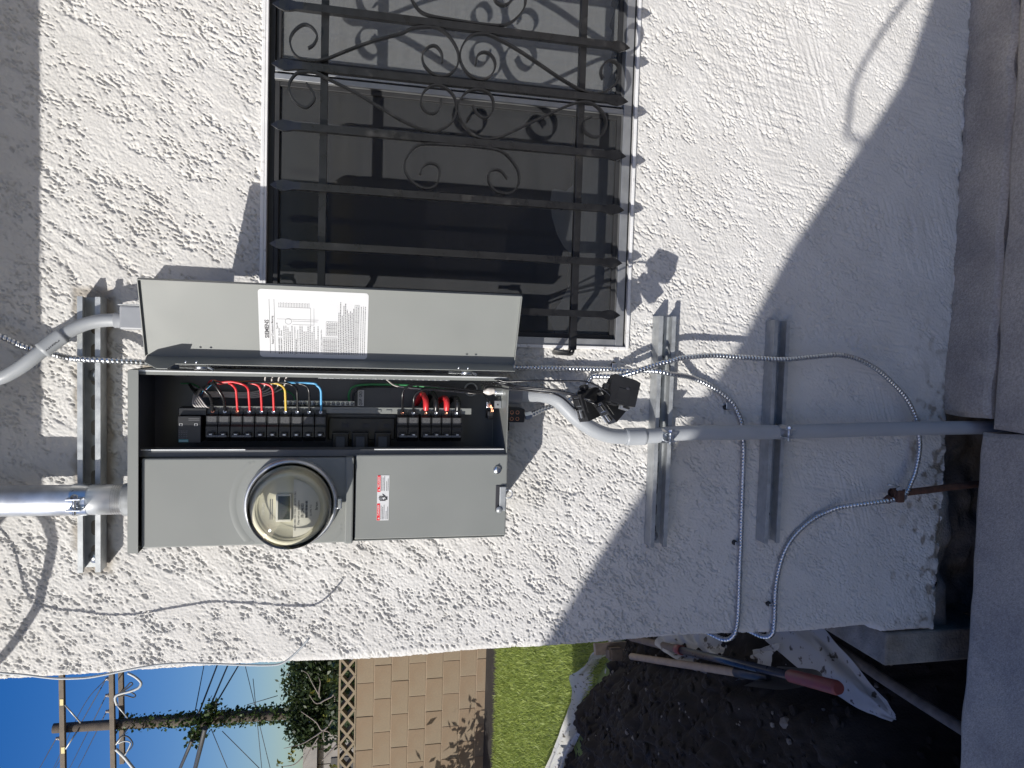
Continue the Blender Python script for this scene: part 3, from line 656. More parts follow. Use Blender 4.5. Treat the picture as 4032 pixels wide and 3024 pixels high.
# surge protector module, printed upside down
sp = MB().box(-.2055, -.1535, -.119, -.066, 1.7765, 1.8180, .0012).box(-.153, -.139, -.108, -.066, 1.769, 1.8195, .001).build('surge_protector', 'blackpl', panel)
MB().box(-.2035, -.1985, -.1196, -.1191, 1.7990, 1.8160).build('name_band', 'teal', sp)
text('band_lettering', 'SIEMENS', 'whitepaper', width=.0145, height=.0028, at=(-.201, -.1200, 1.8075), ex=(0, 0, -1), ey=(1, 0, 0), parent=sp, bold=.01, upside=True)
for z in (1.8125, 1.7855):
    f_ = MB(); x = -.170
    f_.box(x-.0022, x+.0022, -.1196, -.1191, z-.0029, z-.0022).box(x-.0022, x+.0022, -.1196, -.1191, z+.0022, z+.0029).box(x-.0022, x-.0016, -.1196, -.1191, z-.0022, z+.0022).box(x+.0016, x+.0022, -.1196, -.1191, z-.0022, z+.0022)
    f_.build('indicator_frame', 'whitepaper', sp)
b = MB()
for k in range(5):
    for q in range(4): b.box(-.1965+.0034*k, -.1952+.0034*k, -.1194, -.1191, 1.8165-.0042*q-random.uniform(.002, .0038), 1.8165-.0042*q)
for k in range(2): b.box(-.162+.003*k, -.1608+.003*k, -.1194, -.1191, 1.779, 1.799)
b.build('fine_print', 'ink_grey', sp)

# ---- wires inside
def wire(pts, mt, r=.0019, step=.004): return MB().tube(cat(pts, step), r, 8).build('wire', mt, panel)
cols = ['blackwire', 'blackwire', 'red', 'red', 'red', 'red', 'yellow', 'blackwire', 'blackwire', 'blue']
for i, (z, c_) in enumerate(zip(BZ, cols)):
    zt = z-.001; jy = -.118-.0025*(i % 4); r = .0030 if i < 2 else .0023
    ztop = min(zt+.030+.004*(i % 3), 1.775)
    if i < 2: pts = [(-.098, -.045, 1.812), (-.106, -.075, 1.800-.004*i), (-.112+.01*i, -.100, 1.788-.012*i), (-.101+.012*i, -.128, 1.776-.020*i), (-.101+.006*i, -.136, zt+.012), (-.118, -.130, zt), (-.143, -.1065, zt)]
    else: pts = [(-.118, -.060, 1.788), (-.104, -.085, 1.775), (-.086, -.110, 1.762-.001*i), (-.0875-.0010*(i % 3), jy, 1.742 if zt < 1.72 else 1.735), (-.0865+.0008*(i % 2), jy-.006, ztop) if ztop < 1.735 else (-.088, jy, 1.730), (-.0905, jy-.010, zt+.008), (-.099, -.128, zt+.001), (-.112, -.122, zt), (-.143, -.1065, zt)]
    wire(pts, c_, r)
for k in range(5): wire([(-.105-.003*k, -.05, 1.80), (-.128+.002*k, -.09, 1.797-.003*k), (-.136, -.105, 1.790-.005*k), (-.139, -.098, 1.785-.005*k)], 'white_w', .0017)
for k in range(4): wire([(-.112-.003*k, -.055, 1.785), (-.1125-.003*k, -.045, 1.75), (-.113-.003*k, -.040, 1.70-.005*k), (-.104, -.045, 1.672-.012*k), (-.078, -.10, 1.662-.013*k), (-.0725, -.124, 1.655-.014*k)], 'white_w', .0016)
wire([(-.118, -.05, 1.785), (-.121, -.036, 1.74), (-.114, -.034, 1.68), (-.109, -.036, 1.63), (-.118, -.042, 1.612), (-.131, -.044, 1.610)], 'green', .0017)
wire([(-.096, -.04, 1.83), (-.097, -.035, 1.81), (-.104, -.04, 1.795), (-.112, -.05, 1.79)], 'green', .0016)
# branch circuits from the bottom knock-out
wire([(-.100, -.10, 1.222), (-.095, -.115, 1.26), (-.088, -.130, 1.330), (-.0855, -.136, 1.372), (-.094, -.137, 1.392), (-.115, -.130, 1.3955), (-.143, -.1065, 1.3925)], 'blackwire', .0024)
wire([(-.103, -.10, 1.222), (-.099, -.115, 1.26), (-.0945, -.128, 1.320), (-.0945, -.134, 1.352), (-.106, -.132, 1.370), (-.125, -.125, 1.3722), (-.143, -.1065, 1.3705)], 'blackwire', .0024)
wire([(-.103, -.09, 1.222), (-.098, -.07, 1.28), (-.092, -.055, 1.36), (-.091, -.05, 1.44), (-.095, -.05, 1.488), (-.112, -.05, 1.5005), (-.131, -.046, 1.499)], 'green', .0024)
wire([(-.105, -.09, 1.222), (-.100, -.065, 1.28), (-.0955, -.05, 1.36), (-.0955, -.045, 1.44), (-.0985, -.045, 1.476), (-.112, -.045, 1.490), (-.131, -.046, 1.4915)], 'blackwire', .0022)
wire([(-.105, -.085, 1.222), (-.102, -.06, 1.29), (-.100, -.05, 1.34), (-.094, -.055, 1.40), (-.078, -.10, 1.425), (-.0725, -.124, 1.43)], 'white_w', .0018)
for z, c_, h_ in ((1.344, 'red', .030), (1.323, 'blackwire', .034), (1.301, 'red', .016), (1.278, 'blackwire', .018)):
    wire([(-.144, -.095, z), (-.128, -.100, z), (-.117+.0*h_, -.092, z+.001), (-.128+h_*.6, -.066, z+.006), (-.132, -.045, z+.016)], c_, .0062, .004)
# connector, bushing and bonding lug at the bottom
o = MB().lathe((-.0985, -.100, 1.1835), (0, 0, 1), [(0, .0115)]+[(.002+.0022*k+d_, .0118-(.0012 if d_ else 0)) for k in range(7) for d_ in (0, .0011)]+[(.018, .0095)], 20).build('connector', 'zinc', panel)
MB().tube(cat([(-.097, -.100, 1.200), (-.098, -.100, 1.215), (-.1005, -.100, 1.228)], .004), [.008, .007, .0085, .009, .0085, .006, .004, .003][:len(cat([(-.097, -.100, 1.200), (-.098, -.100, 1.215), (-.1005, -.100, 1.228)], .004))], 10).build('taped_sheath', 'white_w', panel)
MB().box(-.1335, -.1180, -.1085, -.107, 1.1870, 1.2015).box(-.1335, -.118, -.107, -.085, 1.1866, 1.188).build('bonding_tab', 'zinc', panel)
MB().lathe((-.1257, -.1085, 1.1942), (0, -1, 0), [(0, .0022), (.0004, .0001)], 10).build('tab_hole', 'ink', panel)
MB().box(-.134, -.1205, -.098, -.094, 1.208, 1.2165, .0015).build('lug_washer', 'zinc', panel)
MB().box(-.158, -.1405, -.098, -.070, 1.2005, 1.2135, .002).build('bonding_lug', 'blackpl', panel)
wire([(-.106, -.085, 1.222), (-.115, -.098, 1.216), (-.124, -.104, 1.2125)], 'blackwire', .0016)
b = MB()
for k in range(6): b.tube(cat([(-.124, -.104+.0012*math.sin(k*1.1), 1.2120), (-.130+.0016*math.cos(k), -.1055, 1.209+.002*math.sin(k)), (-.137+.0018*math.sin(k*2), -.104, 1.2045+.0022*math.cos(k*1.7)), (-.143, -.101, 1.207+.0018*math.sin(k*2.3))], .003), .0007, 5)
b.build('bare_strands', 'copper', panel)
for z, rr in ((1.2385, .0155), ): 
    MB().lathe((-.1, -.0245, z), (0, -1, 0), [(0, rr), (.0012, rr), (.0012, rr-.003), (0, rr-.004)], 28).build('knockout_ring', 'galv', panel)
    MB().disc((-.1, -.0248, z), (0, -1, 0), rr-.004, 28).build('knockout', 'ink', panel)
for z in (1.765, 1.822): MB().lathe((-.118 if z < 1.8 else -.185, -.0245, z), (0, -1, 0), [(0, .0115), (.0015, .010), (.001, .004), (0, .0001)], 24).build('mounting_dimple', 'paint_shade', panel)
# gland where the conduit enters the hinge side
MB().lathe((PR-.002, -.06, 1.828), (-1, 0, 0), [(0, .017), (.004, .017), (.004, .0145), (.012, .0145), (.012, .010)], 24).build('locknut', 'pvc_dark', panel)

# ---- open door (hinged on the right, swung out past the box)
HX, HY = -.038, -.170; OX, OY = .0968, -.2215
e1 = V3((OX-HX, OY-HY, 0)); DW = np.linalg.norm(e1); e1 /= DW; e3 = V3((0, 0, 1.)); e2 = np.cross(e3, e1); e2 = -e2 if e2[1] > 0 else e2   # e2 points at the viewer
DF = np.eye(4); DF[:3, 0] = e1; DF[:3, 1] = e2; DF[:3, 2] = e3; DF[:3, 3] = (HX, HY, 0)
DZ0, DZ1 = 1.178, 1.861
b = MB().box(0, DW, -.0012, 0, DZ0, DZ1)
b.box(DW, DW+.0012, -.0012, .010, DZ0, DZ1)                       # outer return
b.box(0, DW, -.0012, .009, DZ0-.0012, DZ0)                        # bottom return
b.box(0, DW, -.0012, .006, DZ1, DZ1+.0012)
door = b.build('panel_door', 'paint', panel, DF)
b = MB().prism([(0, DZ0+.001), (.036, DZ0+.003), (.036, DZ1-.056), (.058, DZ1-.048), (.058, DZ1-.030), (.030, DZ1-.004), (0, DZ1-.001)], 0, -.0012, 0)
b.build('door_flange', 'paint', door, DF)
for zc in (1.778, 1.284):
    MB().lathe((-.0570, -.1765, zc-.021), (0, 0, 1), [(0, .0001), (0, .0050), (.021, .0050), (.0211, .0030), (.046, .0030), (.046, .0001)], 12).build('hinge', 'zinc', panel)
    MB().tube(cat([(-.0565, -.1735, zc-.020), (-.0585, -.172, zc-.027), (-.0625, -.168, zc-.032)], .003), .0024, 8).build('hinge_pin', 'zinc', panel)
    for k in (-.009, .009): MB().lathe((-.0475, -.2045, zc+k), (0, -1, 0), [(0, .0022), (.0012, .0016), (.0013, .0001)], 10).build('rivet', 'zinc', panel)
# instruction label on the inside of the door
LU0, LU1, LZ0, LZ1 = .003, DW-.009, 1.4675, 1.6640
def dl(u, z, v=.0010): return V3((HX, HY, 0))+e1*(u-.011)+e2*v+e3*z
n_ = []; rr = .006
for (cx_, cz_, a0) in ((LU1-rr, LZ1-rr, 0), (LU0+rr, LZ1-rr, 90), (LU0+rr, LZ0+rr, 180), (LU1-rr, LZ0+rr, 270)):
    for k in range(5): a = math.radians(a0+22.5*k); n_.append(dl(cx_+.011+rr*math.cos(a), cz_+rr*math.sin(a), .0005))
MB().add(n_, [tuple(range(len(n_)-1, -1, -1))]).build('instruction_label', 'whitepaper', door)
def dt(s, u, z, w_=None, h=None, mt='ink', bold=0., align='CENTER'): return text('label_lettering', s, mt, w_, h, dl(u, z, .0008), e1, e3, door, align, bold)
dt('SIEMENS', .070, 1.6500, .0360, .0078, bold=.03); dt('Rainproof Combination Metering', .068, 1.6405, .055, .0052, bold=.005); dt('Type 3R', .0765, 1.6322, .0125, .0040)
dt('MC2040B1200EBC  (Surface)', .0465, 1.6290, .051, .0033, bold=.008); dt('MC2040B1200EFC  (Flush)', .0445, 1.6248, .047, .0033, bold=.008)
dt('Suitable Only For Use As Service Equipment', .048, 1.6010, .056, .0030); dt('For Overhead or Underground Service', .046, 1.5958, .048, .0030); dt('Use 60/75 C Copper or Aluminum Wires', .047, 1.5530, .049, .0030)
lb = MB()
def ln(u0, u1, z, t=.0005): lb.add([dl(u0, z, .0008), dl(u1, z, .0008), dl(u1, z+t, .0008), dl(u0, z+t, .0008)], [(3, 2, 1, 0)])
def vl(u, z0, z1, t=.0004): lb.add([dl(u, z0, .0008), dl(u+t, z0, .0008), dl(u+t, z1, .0008), dl(u, z1, .0008)], [(3, 2, 1, 0)])
ln(.022, .128, 1.6448, .0006); ln(.022, .128, 1.6362, .0006)
def words(u0, u1, z, t=.0013):
    u = u0
    while u < u1: w_ = random.uniform(.0015, .0042); ln(u, min(u+w_, u1), z, t); u += w_+.0010
for k, z in enumerate(np.arange(1.6195, 1.5575, -.0036)):
    if abs(z-1.6010) > .002 and abs(z-1.5958) > .002: words(.022, .022+random.choice((.030, .045, .052, .056)), z)
for z in np.arange(1.5205, 1.4920, -.0030): words(.022, random.uniform(.10, .127), z)
for z in (1.480, 1.476, 1.4725): words(.022, .12, z, .001)
for (u0, u1, z0, z1, nu, nz) in ((.022, .056, 1.5240, 1.5500, 4, 7), (.060, .088, 1.5240, 1.5440, 4, 5), (.022, .122, 1.4840, 1.4920, 3, 2)):
    for k in range(nz+1): ln(u0, u1, z0+(z1-z0)*k/nz, .0004)
    for k in range(nu+1): vl(u0+(u1-u0)*k/nu, z0, z1)
    for k in range(nz): words(u0+.002, u1-.002, z0+(z1-z0)*(k+.35)/nz, .0009)
vl(.090, 1.558, 1.632); vl(.113, 1.572, 1.630); ln(.076, .113, 1.572, .0004); ln(.080, .113, 1.566, .0004); vl(.080, 1.566, 1.605); vl(.0865, 1.560, 1.605)
for k in range(20): ln(.113, .1215, 1.628-.0028*k, .0005); vl(.1205+.001*(k % 2), 1.6275-.0028*k, 1.6292-.0028*k)
for k in range(16): a0, a1 = 2*math.pi*k/16, 2*math.pi*(k+1)/16; c0, c1 = dl(.086+.006*math.cos(a0), 1.612+.006*math.sin(a0), .0008), dl(.086+.006*math.cos(a1), 1.612+.006*math.sin(a1), .0008); c2, c3 = dl(.086+.0055*math.cos(a1), 1.612+.0055*math.sin(a1), .0008), dl(.086+.0055*math.cos(a0), 1.612+.0055*math.sin(a0), .0008); lb.add([c0, c1, c2, c3], [(0, 1, 2, 3)])
lb.build('label_diagram', 'ink', door)

# ================================================================== METER
mc = V3((-.3125, FY-.004, 1.604))
meter = thing('electric_meter', tuple(mc), 'round glass-covered electric meter with cream dial and grey digital display', 'electric meter')
MB().lathe(mc, (0, -1, 0), [(-.006, .0855), (.004, .0860), (.011, .0850), (.0145, .0825), (.0145, .0785), (.010, .0775), (0, .0775)], 72).build('socket_ring', 'galv_bright', meter)
MB().box(mc[0]-.010, mc[0]+.010, mc[1]-.016, mc[1]-.004, mc[2]-.094, mc[2]-.0845, .002).build('ring_latch', 'zinc', meter)
MB().lathe(mc, (0, -1, 0), [(.000, .0765), (.0585, .0735), (.0655, .0715), (.0705, .0670), (.0725, .0610), (.0722, .0560), (.0735, .0545), (.0735, .0001)], 72).build('glass_cover', 'meterglass', meter)
MB().lathe(mc, (0, -1, 0), [(.002, .0735), (.018, .0735), (.0185, .070), (.046, .0690), (.052, .0665), (.0525, .0600), (.050, .0585)], 72).build('inner_shroud', 'dial', meter)
MB().lathe(mc, (0, -1, 0), [(.050, .0600), (.0505, .0575), (.0460, .0560), (.0460, .0001)], 72).build('dial_face', 'dial', meter)
dy = mc[1]-.0467
poly = [(mc[0]+.0555*math.cos(a), mc[2]+.0555*math.sin(a)) for a in np.linspace(math.pi+.13, 2*math.pi-.13, 30)]
MB().add([(x, dy, z) for x, z in poly], [tuple(range(len(poly)))]).build('nameplate', 'dial_plate', meter)
MB().box(mc[0]-.0235, mc[0]+.0275, dy-.006, dy+.0005, mc[2]-.0045, mc[2]+.0235, .002).build('display_bezel', 'dial_plate', meter)
MB().box(mc[0]-.0190, mc[0]+.0245, dy-.0066, dy-.0062, mc[2]-.0015, mc[2]+.0195).build('display', 'lcd', meter)
text('display_digits', '02819', 'ink', .036, .0130, (mc[0]+.0027, dy-.0070, mc[2]+.009), parent=meter)
for s_, dz, w_, h_, dx, mt_ in (('CL200 240V 3W TYPE C1SR 30TA 1.0Kh', -.0105, .073, .0032, -.005, 'ink_grey'), ('City of Los Angeles', -.0165, .046, .0040, -.008, 'ink'), ('F9-1246303', -.0235, .026, .0056, -.004, 'ink'), ('02 090 712', -.0385, .021, .0034, -.004, 'ink_grey'), ('Itron', -.0485, .0150, .0052, .004, 'ink')):
    text('nameplate_lettering', s_, mt_, w_, h_, (mc[0]+dx, dy-.0006, mc[2]+dz), parent=meter, bold=.01)
b = MB(); x = mc[0]-.018
while x < mc[0]+.014: w_ = random.choice((.0004, .0008, .0012)); b.box(x, x+w_, dy-.0006, dy-.0003, mc[2]-.0325, mc[2]-.0285); x += w_+random.choice((.0005, .0009))
b.build('barcode', 'ink', meter)
text('dial_lettering', 'ITRON', 'dial_plate', .022, .0050, (mc[0], dy+.0002, mc[2]+.0455), parent=meter)
b = MB()
for k in range(2): b.box(mc[0]-.020, mc[0]+.018, dy+.0002, dy+.0004, mc[2]+.0295+.0035*k, mc[2]+.0308+.0035*k)
b.build('dial_print', 'ink_grey', meter)

# ================================================================== STRUT CHANNELS
def strut(x0, x1, z, label, screws):
    h = .0206; t = .0027; d = .0413; o = thing('strut_channel', ((x0+x1)/2, 0, z-h), label, 'strut channel', 'slotted strut channels on the wall')
    prof = [(-.002, z-h), (-d, z-h), (-d, z-h+.0095), (-d+.007, z-h+.0095), (-d+.007, z-h+.0072), (-d+t, z-h+.0072), (-d+t, z-h+t), (-.002-t+.0, z-h+t)]
    prof = prof+[(a, 2*z-c_) for a, c_ in reversed(prof)]
    MB().prism([(a, c_) for a, c_ in prof], 0, x0, x1).build('channel', 'galv', o)
    n = int((x1-x0)/.0508)
    for k in range(n):
        xc_ = x0+.03+.0508*k; pts = [(xc_+sx*.0085+.0072*math.cos(a), z+.0072*math.sin(a)) for sx, a0 in ((1, -90), (-1, 90)) for a in np.radians(np.linspace(a0, a0+180, 8))]
        MB().prism([(a, c_) for a, c_ in pts], 1, -.0052, -.00475).build('slot', 'ink' if z < 1.5 else 'foundation', o)
    for xs in screws:
        MB().lathe((xs, -.0053, z), (0, -1, 0), [(0, .0125), (.0022, .0125), (.0024, .0085), (.0085, .0075), (.009, .0001)], 6 if False else 18, True).build('anchor_screw', 'zinc', o)
    return o
strut(-.474, .070, 1.9965, 'upper strut channel holding the steel mast above the panel', (-.453, -.0837))
strut(-.462, .077, .787, 'middle strut channel just below the dangling black breakers', (-.025, -.445))
strut(-.462, .078, .492, 'lowest strut channel in the shade near the ground', (-.05, -.40))

# ================================================================== CONDUITS
def strap(x, y, z, r, parent, ears):
    b = MB().tube([(x, y, z-.014), (x, y, z+.014)], r+.0012, 28, caps=False)
    o = b.build('strap', 'zinc', parent)
    for s_ in (-1, 1): MB().box(x+s_*ears-.0012, x+s_*ears+.0012, y-r-.020, y-r*.75, z-.013, z+.013, .0006).build('strap_ear', 'zinc', parent)
    MB().tube([(x-ears-.009, y-r-.011, z), (x+ears+.008, y-r-.011, z)], .0034, 10).build('strap_bolt', 'zinc', parent)
    MB().lathe((x+ears+.0013, y-r-.011, z), (1, 0, 0), [(0, .0062), (.005, .0062), (.0052, .0001)], 6, False).build('strap_nut', 'zinc', parent)
mast = thing('service_mast', (-.3215, -.074, 1.89), 'thick shiny galvanised steel mast pipe entering top of panel', 'pipe')
MB().tube([(-.3205, -.074, 3.2), (-.3215, -.074, 2.0), (-.3218, -.074, 1.889)], .0292, 40).build('pipe', 'galv_bright', mast)
b = MB(); 
for k in range(4): b.lathe((-.3217, -.074, 1.9395-.0042*k), (0, 0, 1), [(0, .0294), (.0011, .0282), (.0022, .0294)], 40)
b.build('pipe_thread', 'rust', mast)
MB().lathe((-.3218, -.074, PT+.0042), (0, 0, 1), [(0, .036), (.010, .036), (.012, .0325), (.035, .0312), (.036, .0293)], 40).build('hub', 'galv', mast)
strap(-.3213, -.074, 1.9985, .0294, mast, .0105)
MB().lathe((-.3205, -.074, 3.2), (0, 0, 1), [(0, .034), (.05, .045), (.09, .035), (.10, .0001)], 24).build('weatherhead', 'galv', mast)

pv = thing('pvc_conduit', (.026, -.06, 1.79), 'grey bent plastic conduit curving up behind the open panel door', 'conduit')
path = cat([(.0255, -.062, 1.870), (.0255, -.062, 1.925), (.0250, -.062, 1.958), (.0185, -.063, 1.989), (.0045, -.066, 2.0175), (-.0170, -.072, 2.0445), (-.0460, -.080, 2.074), (-.071, -.082, 2.103), (-.089, -.080, 2.135), (-.096, -.07, 2.175), (-.098, -.06, 2.24), (-.098, -.06, 2.44)], .006)
MB().tube(path, .0128, 24).build('pipe', 'pvc', pv)
i0 = np.argmin(np.abs(path[:, 2]-2.030)); i1 = np.argmin(np.abs(path[:, 2]-2.0655))
MB().tube(path[i0:i1+1], .0158, 24).build('coupling', 'pvc', pv)
MB().tube([(.0255, -.062, 1.905), (.0255, -.062, 1.944)], .0150, 24).build('hub', 'pvc_dark', pv)
MB().box(.008, .054, -.085, -.042, 1.795, 1.9305, .004).build('conduit_body', 'pvc_dark', pv)
MB().box(.0541, .0565, -.087, -.040, 1.793, 1.9325, .001).build('body_cover', 'pvc', pv)
MB().tube([(PR+.001, -.062, 1.828), (.010, -.062, 1.828)], .0165, 24).build('connector', 'pvc_dark', pv)
ct = path[(i0+i1)//2]; tdir = path[i1]-path[i0]; tdir /= np.linalg.norm(tdir); side_ = np.cross(tdir, (0, 1., 0)); side_ = -side_ if side_[0] > 0 else side_
text('pipe_lettering', 'CANTEX', 'ink', .030, .0060, ct+np.array([0, -.0150, 0])+side_*.0065, tuple(-tdir if tdir[0] > 0 else tdir), tuple(np.array([tdir[2], 0, -tdir[0]])), pv, bold=.012)

pl = thing('pvc_conduit', (-.176, -.055, -.45), 'grey plastic conduit with an offset bend running down into the hole', 'conduit')
path = cat([(-.1076, -.058, 1.184), (-.1072, -.058, 1.125), (-.1062, -.058, 1.089), (-.1150, -.058, 1.0547), (-.1332, -.058, 1.0312), (-.1522, -.058, 1.0113), (-.1681, -.058, .9905), (-.1847, -.058, .9618), (-.1955, -.058, .932), (-.1995, -.058, .9021), (-.1992, -.058, .8623), (-.1972, -.058, .8119), (-.1914, -.058, .7465), (-.1878, -.058, .4878), (-.1801, -.058, .2202), (-.1751, -.058, -.0613), (-.170, -.058, -.45)], .006)
MB().tube(path, .0172, 28).build('pipe', 'pvc', pl)
i0 = np.argmin(np.abs(path[:, 2]-.888)); i1 = np.argmin(np.abs(path[:, 2]-.8415)); MB().tube(path[min(i0, i1):max(i0, i1)+1], .0200, 28).build('coupling', 'pvc', pl)
MB().lathe((-.1076, -.058, PB-.002), (0, 0, -1), [(0, .0225), (.006, .0225), (.0061, .0205), (.050, .0205), (.0505, .0175)], 28).build('adapter', 'pvc_dark', pl)
strap(-.1965, -.058, .7895, .0172, pl, .0095); strap(-.1878, -.058, .4905, .0172, pl, .0095)

# ================================================================== ARMOURED CABLES
def clip(p, parent, dx, dz):
    MB().lathe((p[0]+dx, 0.0, p[2]+dz), (0, -1, 0), [(0, .0065), (.006, .0062), (.0085, .0045), (.009, .0001)], 12).build('clip_screw', 'blackpl', parent)
    MB().box(min(p[0], p[0]+dx)-.003, max(p[0], p[0]+dx)+.003, -.0155, -.0135, min(p[2], p[2]+dz)-.004, max(p[2], p[2]+dz)+.004, .001).build('clip', 'zinc', parent)
fa = thing('armored_cable', (-.055, -.012, .55), 'silver armoured cable running down behind the door and round the house corner', 'cable')
A1 = [(-.0103, 2.1541), (-.0228, 2.1279), (-.0339, 2.1014), (-.0447, 2.0559)]
pa = [(.012, -.030, 2.22)]+[(x, -.034, z) for x, z in A1]+[(-.0504, -.052, 2.0206), (-.0530, -.050, 1.9655), (-.0555, -.028, 1.9095), (-.0585, -.012, 1.87), (-.0575, -.011, 1.70), (-.056, -.011, 1.50), (-.0545, -.011, 1.32), (-.050, -.011, 1.113), (-.0492, -.012, .93), (-.0507, -.018, .874), (-.0497, -.048, .817), (-.0560, -.050, .775), (-.0605, -.030, .732), (-.0675, -.014, .6998), (-.0789, -.012, .6673), (-.0987, -.011, .6301), (-.1206, -.011, .6006), (-.1484, -.011, .5808), (-.1783, -.011, .569), (-.2347, -.011, .562), (-.2913, -.011, .5605), (-.39, -.011, .559), (-.4667, -.011, .5575), (-.5435, -.011, .557), (-.6207, -.011, .5555), (-.672, -.012, .558), (-.700, -.010, .566), (-.7165, .012, .578), (-.7155, .06, .60), (-.7155, .2, .66)]
MB().flex(pa, .0064).build('armor', 'flex', fa)
clip((-.0500, 0, .905), fa, .012, -.004); clip((-.125, 0, .597), fa, -.010, .014); clip((-.4667, 0, .5575), fa, -.001, .013)
fb = thing('armored_cable', (-.03, -.03, .09), 'silver armoured ground cable looping down to the rusty rod clamp', 'cable')
pb = [(-.066, -.012, .955), (-.0640, -.030, .905), (-.0555, -.048, .875), (-.0465, -.052, .8489), (-.0333, -.052, .8117), (-.0255, -.054, .7816), (-.0175, -.052, .7505), (-.0104, -.045, .6731), (-.0127, -.047, .5937), (-.0149, -.051, .4921), (-.0068, -.048, .4095), (-.0009, -.045, .3464), (-.0046, -.042, .3033), (-.0168, -.040, .2593), (-.0386, -.038, .2141), (-.0722, -.036, .1675), (-.1025, -.036, .1341), (-.1371, -.036, .1092), (-.1681, -.036, .0957), (-.2111, -.038, .0873), (-.2463, -.042, .0903), (-.2893, -.048, .1033), (-.3205, -.052, .1193), (-.342, -.060, .138), (-.356, -.058, .168), (-.3640, -.052, .213), (-.3720, -.040, .258), (-.382, -.025, .300), (-.3953, -.015, .327), (-.410, -.012, .3568), (-.4364, -.011, .3934), (-.4667, -.011, .4219), (-.505, -.011, .4412), (-.5474, -.011, .4518), (-.5862, -.011, .4561), (-.6253, -.011, .4561), (-.6645, -.011, .4553), (-.700, -.010, .4585), (-.7165, .014, .468), (-.716, .07, .49), (-.716, .2, .55)]
MB().flex(pb, .0066).build('armor', 'flex', fb)
clip((-.625, 0, .4561), fb, -.001, .013)
fc = thing('armored_cable', (-.14, -.03, 1.03), 'short silver cable stub leaving the black bonding block under the panel', 'cable')
MB().flex([(-.1560, -.045, 1.112), (-.1513, -.042, 1.1013), (-.1437, -.034, 1.0805), (-.136, -.028, 1.0576), (-.1300, -.024, 1.036), (-.118, -.018, 1.005), (-.095, -.012, .975), (-.066, -.012, .955)], .0064).build('armor', 'flex', fc)
MB().lathe((-.1555, -.045, 1.1200), (.25, 0, -1), [(0, .009), (.012, .009), (.0125, .0078), (.016, .0075)], 6, False).build('cable_connector', 'zinc', fc)
bb = thing('bonding_block', (-.153, -.03, 1.12), 'black grounding terminal block mounted directly under the panel', 'terminal block')
MB().box(-.1685, -.1385, -.062, -.012, 1.1235, 1.172, .003).build('block_body', 'blackpl', bb)
for k in range(3):
    for q in (-.1605, -.1465): MB().lathe((q, -.062, 1.1655-.0125*k), (0, -1, 0), [(0, .0042), (.0012, .0038), (-.001, .0026), (-.001, .0001)], 12).build('terminal_screw', 'copper', bb)
MB().box(-.190, -.1700, -.045, -.012, 1.153, 1.176, .003).build('mounting_foot', 'blackpl', bb)
rod = thing('ground_rod', (-.335, -.05, -.45), 'rusty ground rod with clamp rising from the hole beside the wall', 'ground rod')
MB().tube(cat([(-.3425, -.05, .168), (-.3414, -.05, .1336), (-.3336, -.05, .0396), (-.3254, -.05, -.0476), (-.30, -.05, -.45)], .02), .0088, 14).build('rod', 'rust', rod)
b = MB().lathe((-.3415, -.05, .150), (-.05, 0, 1), [(0, .0115), (.002, .013), (.020, .013), (.022, .0115)], 12, False); b.box(-.362, -.330, -.074, -.056, .150, .170, .004); b.lathe((-.3535, -.052, .176), (-.6, 0, .8), [(0, .010), (.012, .010), (.014, .006)], 10)
b.build('clamp', 'rust', rod)
MB().tube([(-.3235, -.068, .166), (-.3150, -.071, .200)], .0034, 8).build('clamp_screw', 'galv', rod)
MB().lathe((-.3270, -.066, .164), (-.2, -1, .2), [(0, .0072), (.006, .0072), (.0065, .0001)], 6, False).build('clamp_bolt', 'zinc', rod)
MB().lathe((-.3490, -.062, .147), (-.1, -1, -.3), [(0, .0072), (.006, .0072), (.0065, .0001)], 6, False).build('clamp_bolt', 'zinc', rod)

# ================================================================== BREAKERS DANGLING OUT OF THE BOX
def dangling(c, ang, tilt, label, mirror=1, scale=1.):
    """two-inch-deep plug-in breaker hanging by its wire; long side about 62 mm"""
    o = thing('circuit_breaker', c, label, 'circuit breaker', 'breakers hanging on their wires')
    F = np.array((Matrix.Translation(c) @ Matrix.Rotation(ang, 4, 'Y') @ Matrix.Rotation(tilt, 4, 'Z') @ Matrix.Diagonal((scale, scale, scale, 1))))
    w_ = .0125
    prof = [(-.024, -.028), (.024, -.028), (.027, -.014), (.027, .026), (.016, .030), (-.006, .030), (-.012, .026), (-.027, .026), (-.027, -.010)]
    b = MB(); bm_pts = [(a, c_) for a, c_ in prof]; b.prism(bm_pts, 1, -w_, w_); b.build('case', 'blackpl', o, F)
    MB().box(-.020, .004, -w_-.0012, -w_-.0001, -.012, .014, .0004).build('case_rib', 'blackpl', o, F)
    MB().box(-.006, .006, -.008, .008, .030, .040, .002).build('toggle', 'blackpl', o, F)
    MB().box(-.031, -.0271, -.008, .008, -.020, -.006, .001).box(-.031, -.0271, -.008, .008, .006, .020, .001).build('stab_jaw', 'blackpl', o, F)
    MB().box(-.0335, -.0272, -.0055, -.0035, -.018, -.002).box(-.0335, -.0272, .0035, .0055, -.018, -.002).build('line_clip', 'galv_bright', o, F)
    MB().box(-.0275, -.0271, -.0065, .0065, .004, .022).build('terminal_plate', 'zinc', o, F)
    MB().lathe((-.0275, 0, .013), (-1, 0, 0), [(0, .0045), (.003, .004), (.0032, .0001)], 12).build('terminal_screw', 'zinc', o, F)
    MB().lathe((.006, -w_-.0002, -.006), (0, -1, 0), [(0, .0045), (.0008, .0036), (.0008, .0001)], 14).build('rivet', 'ink', o, F)
    return o
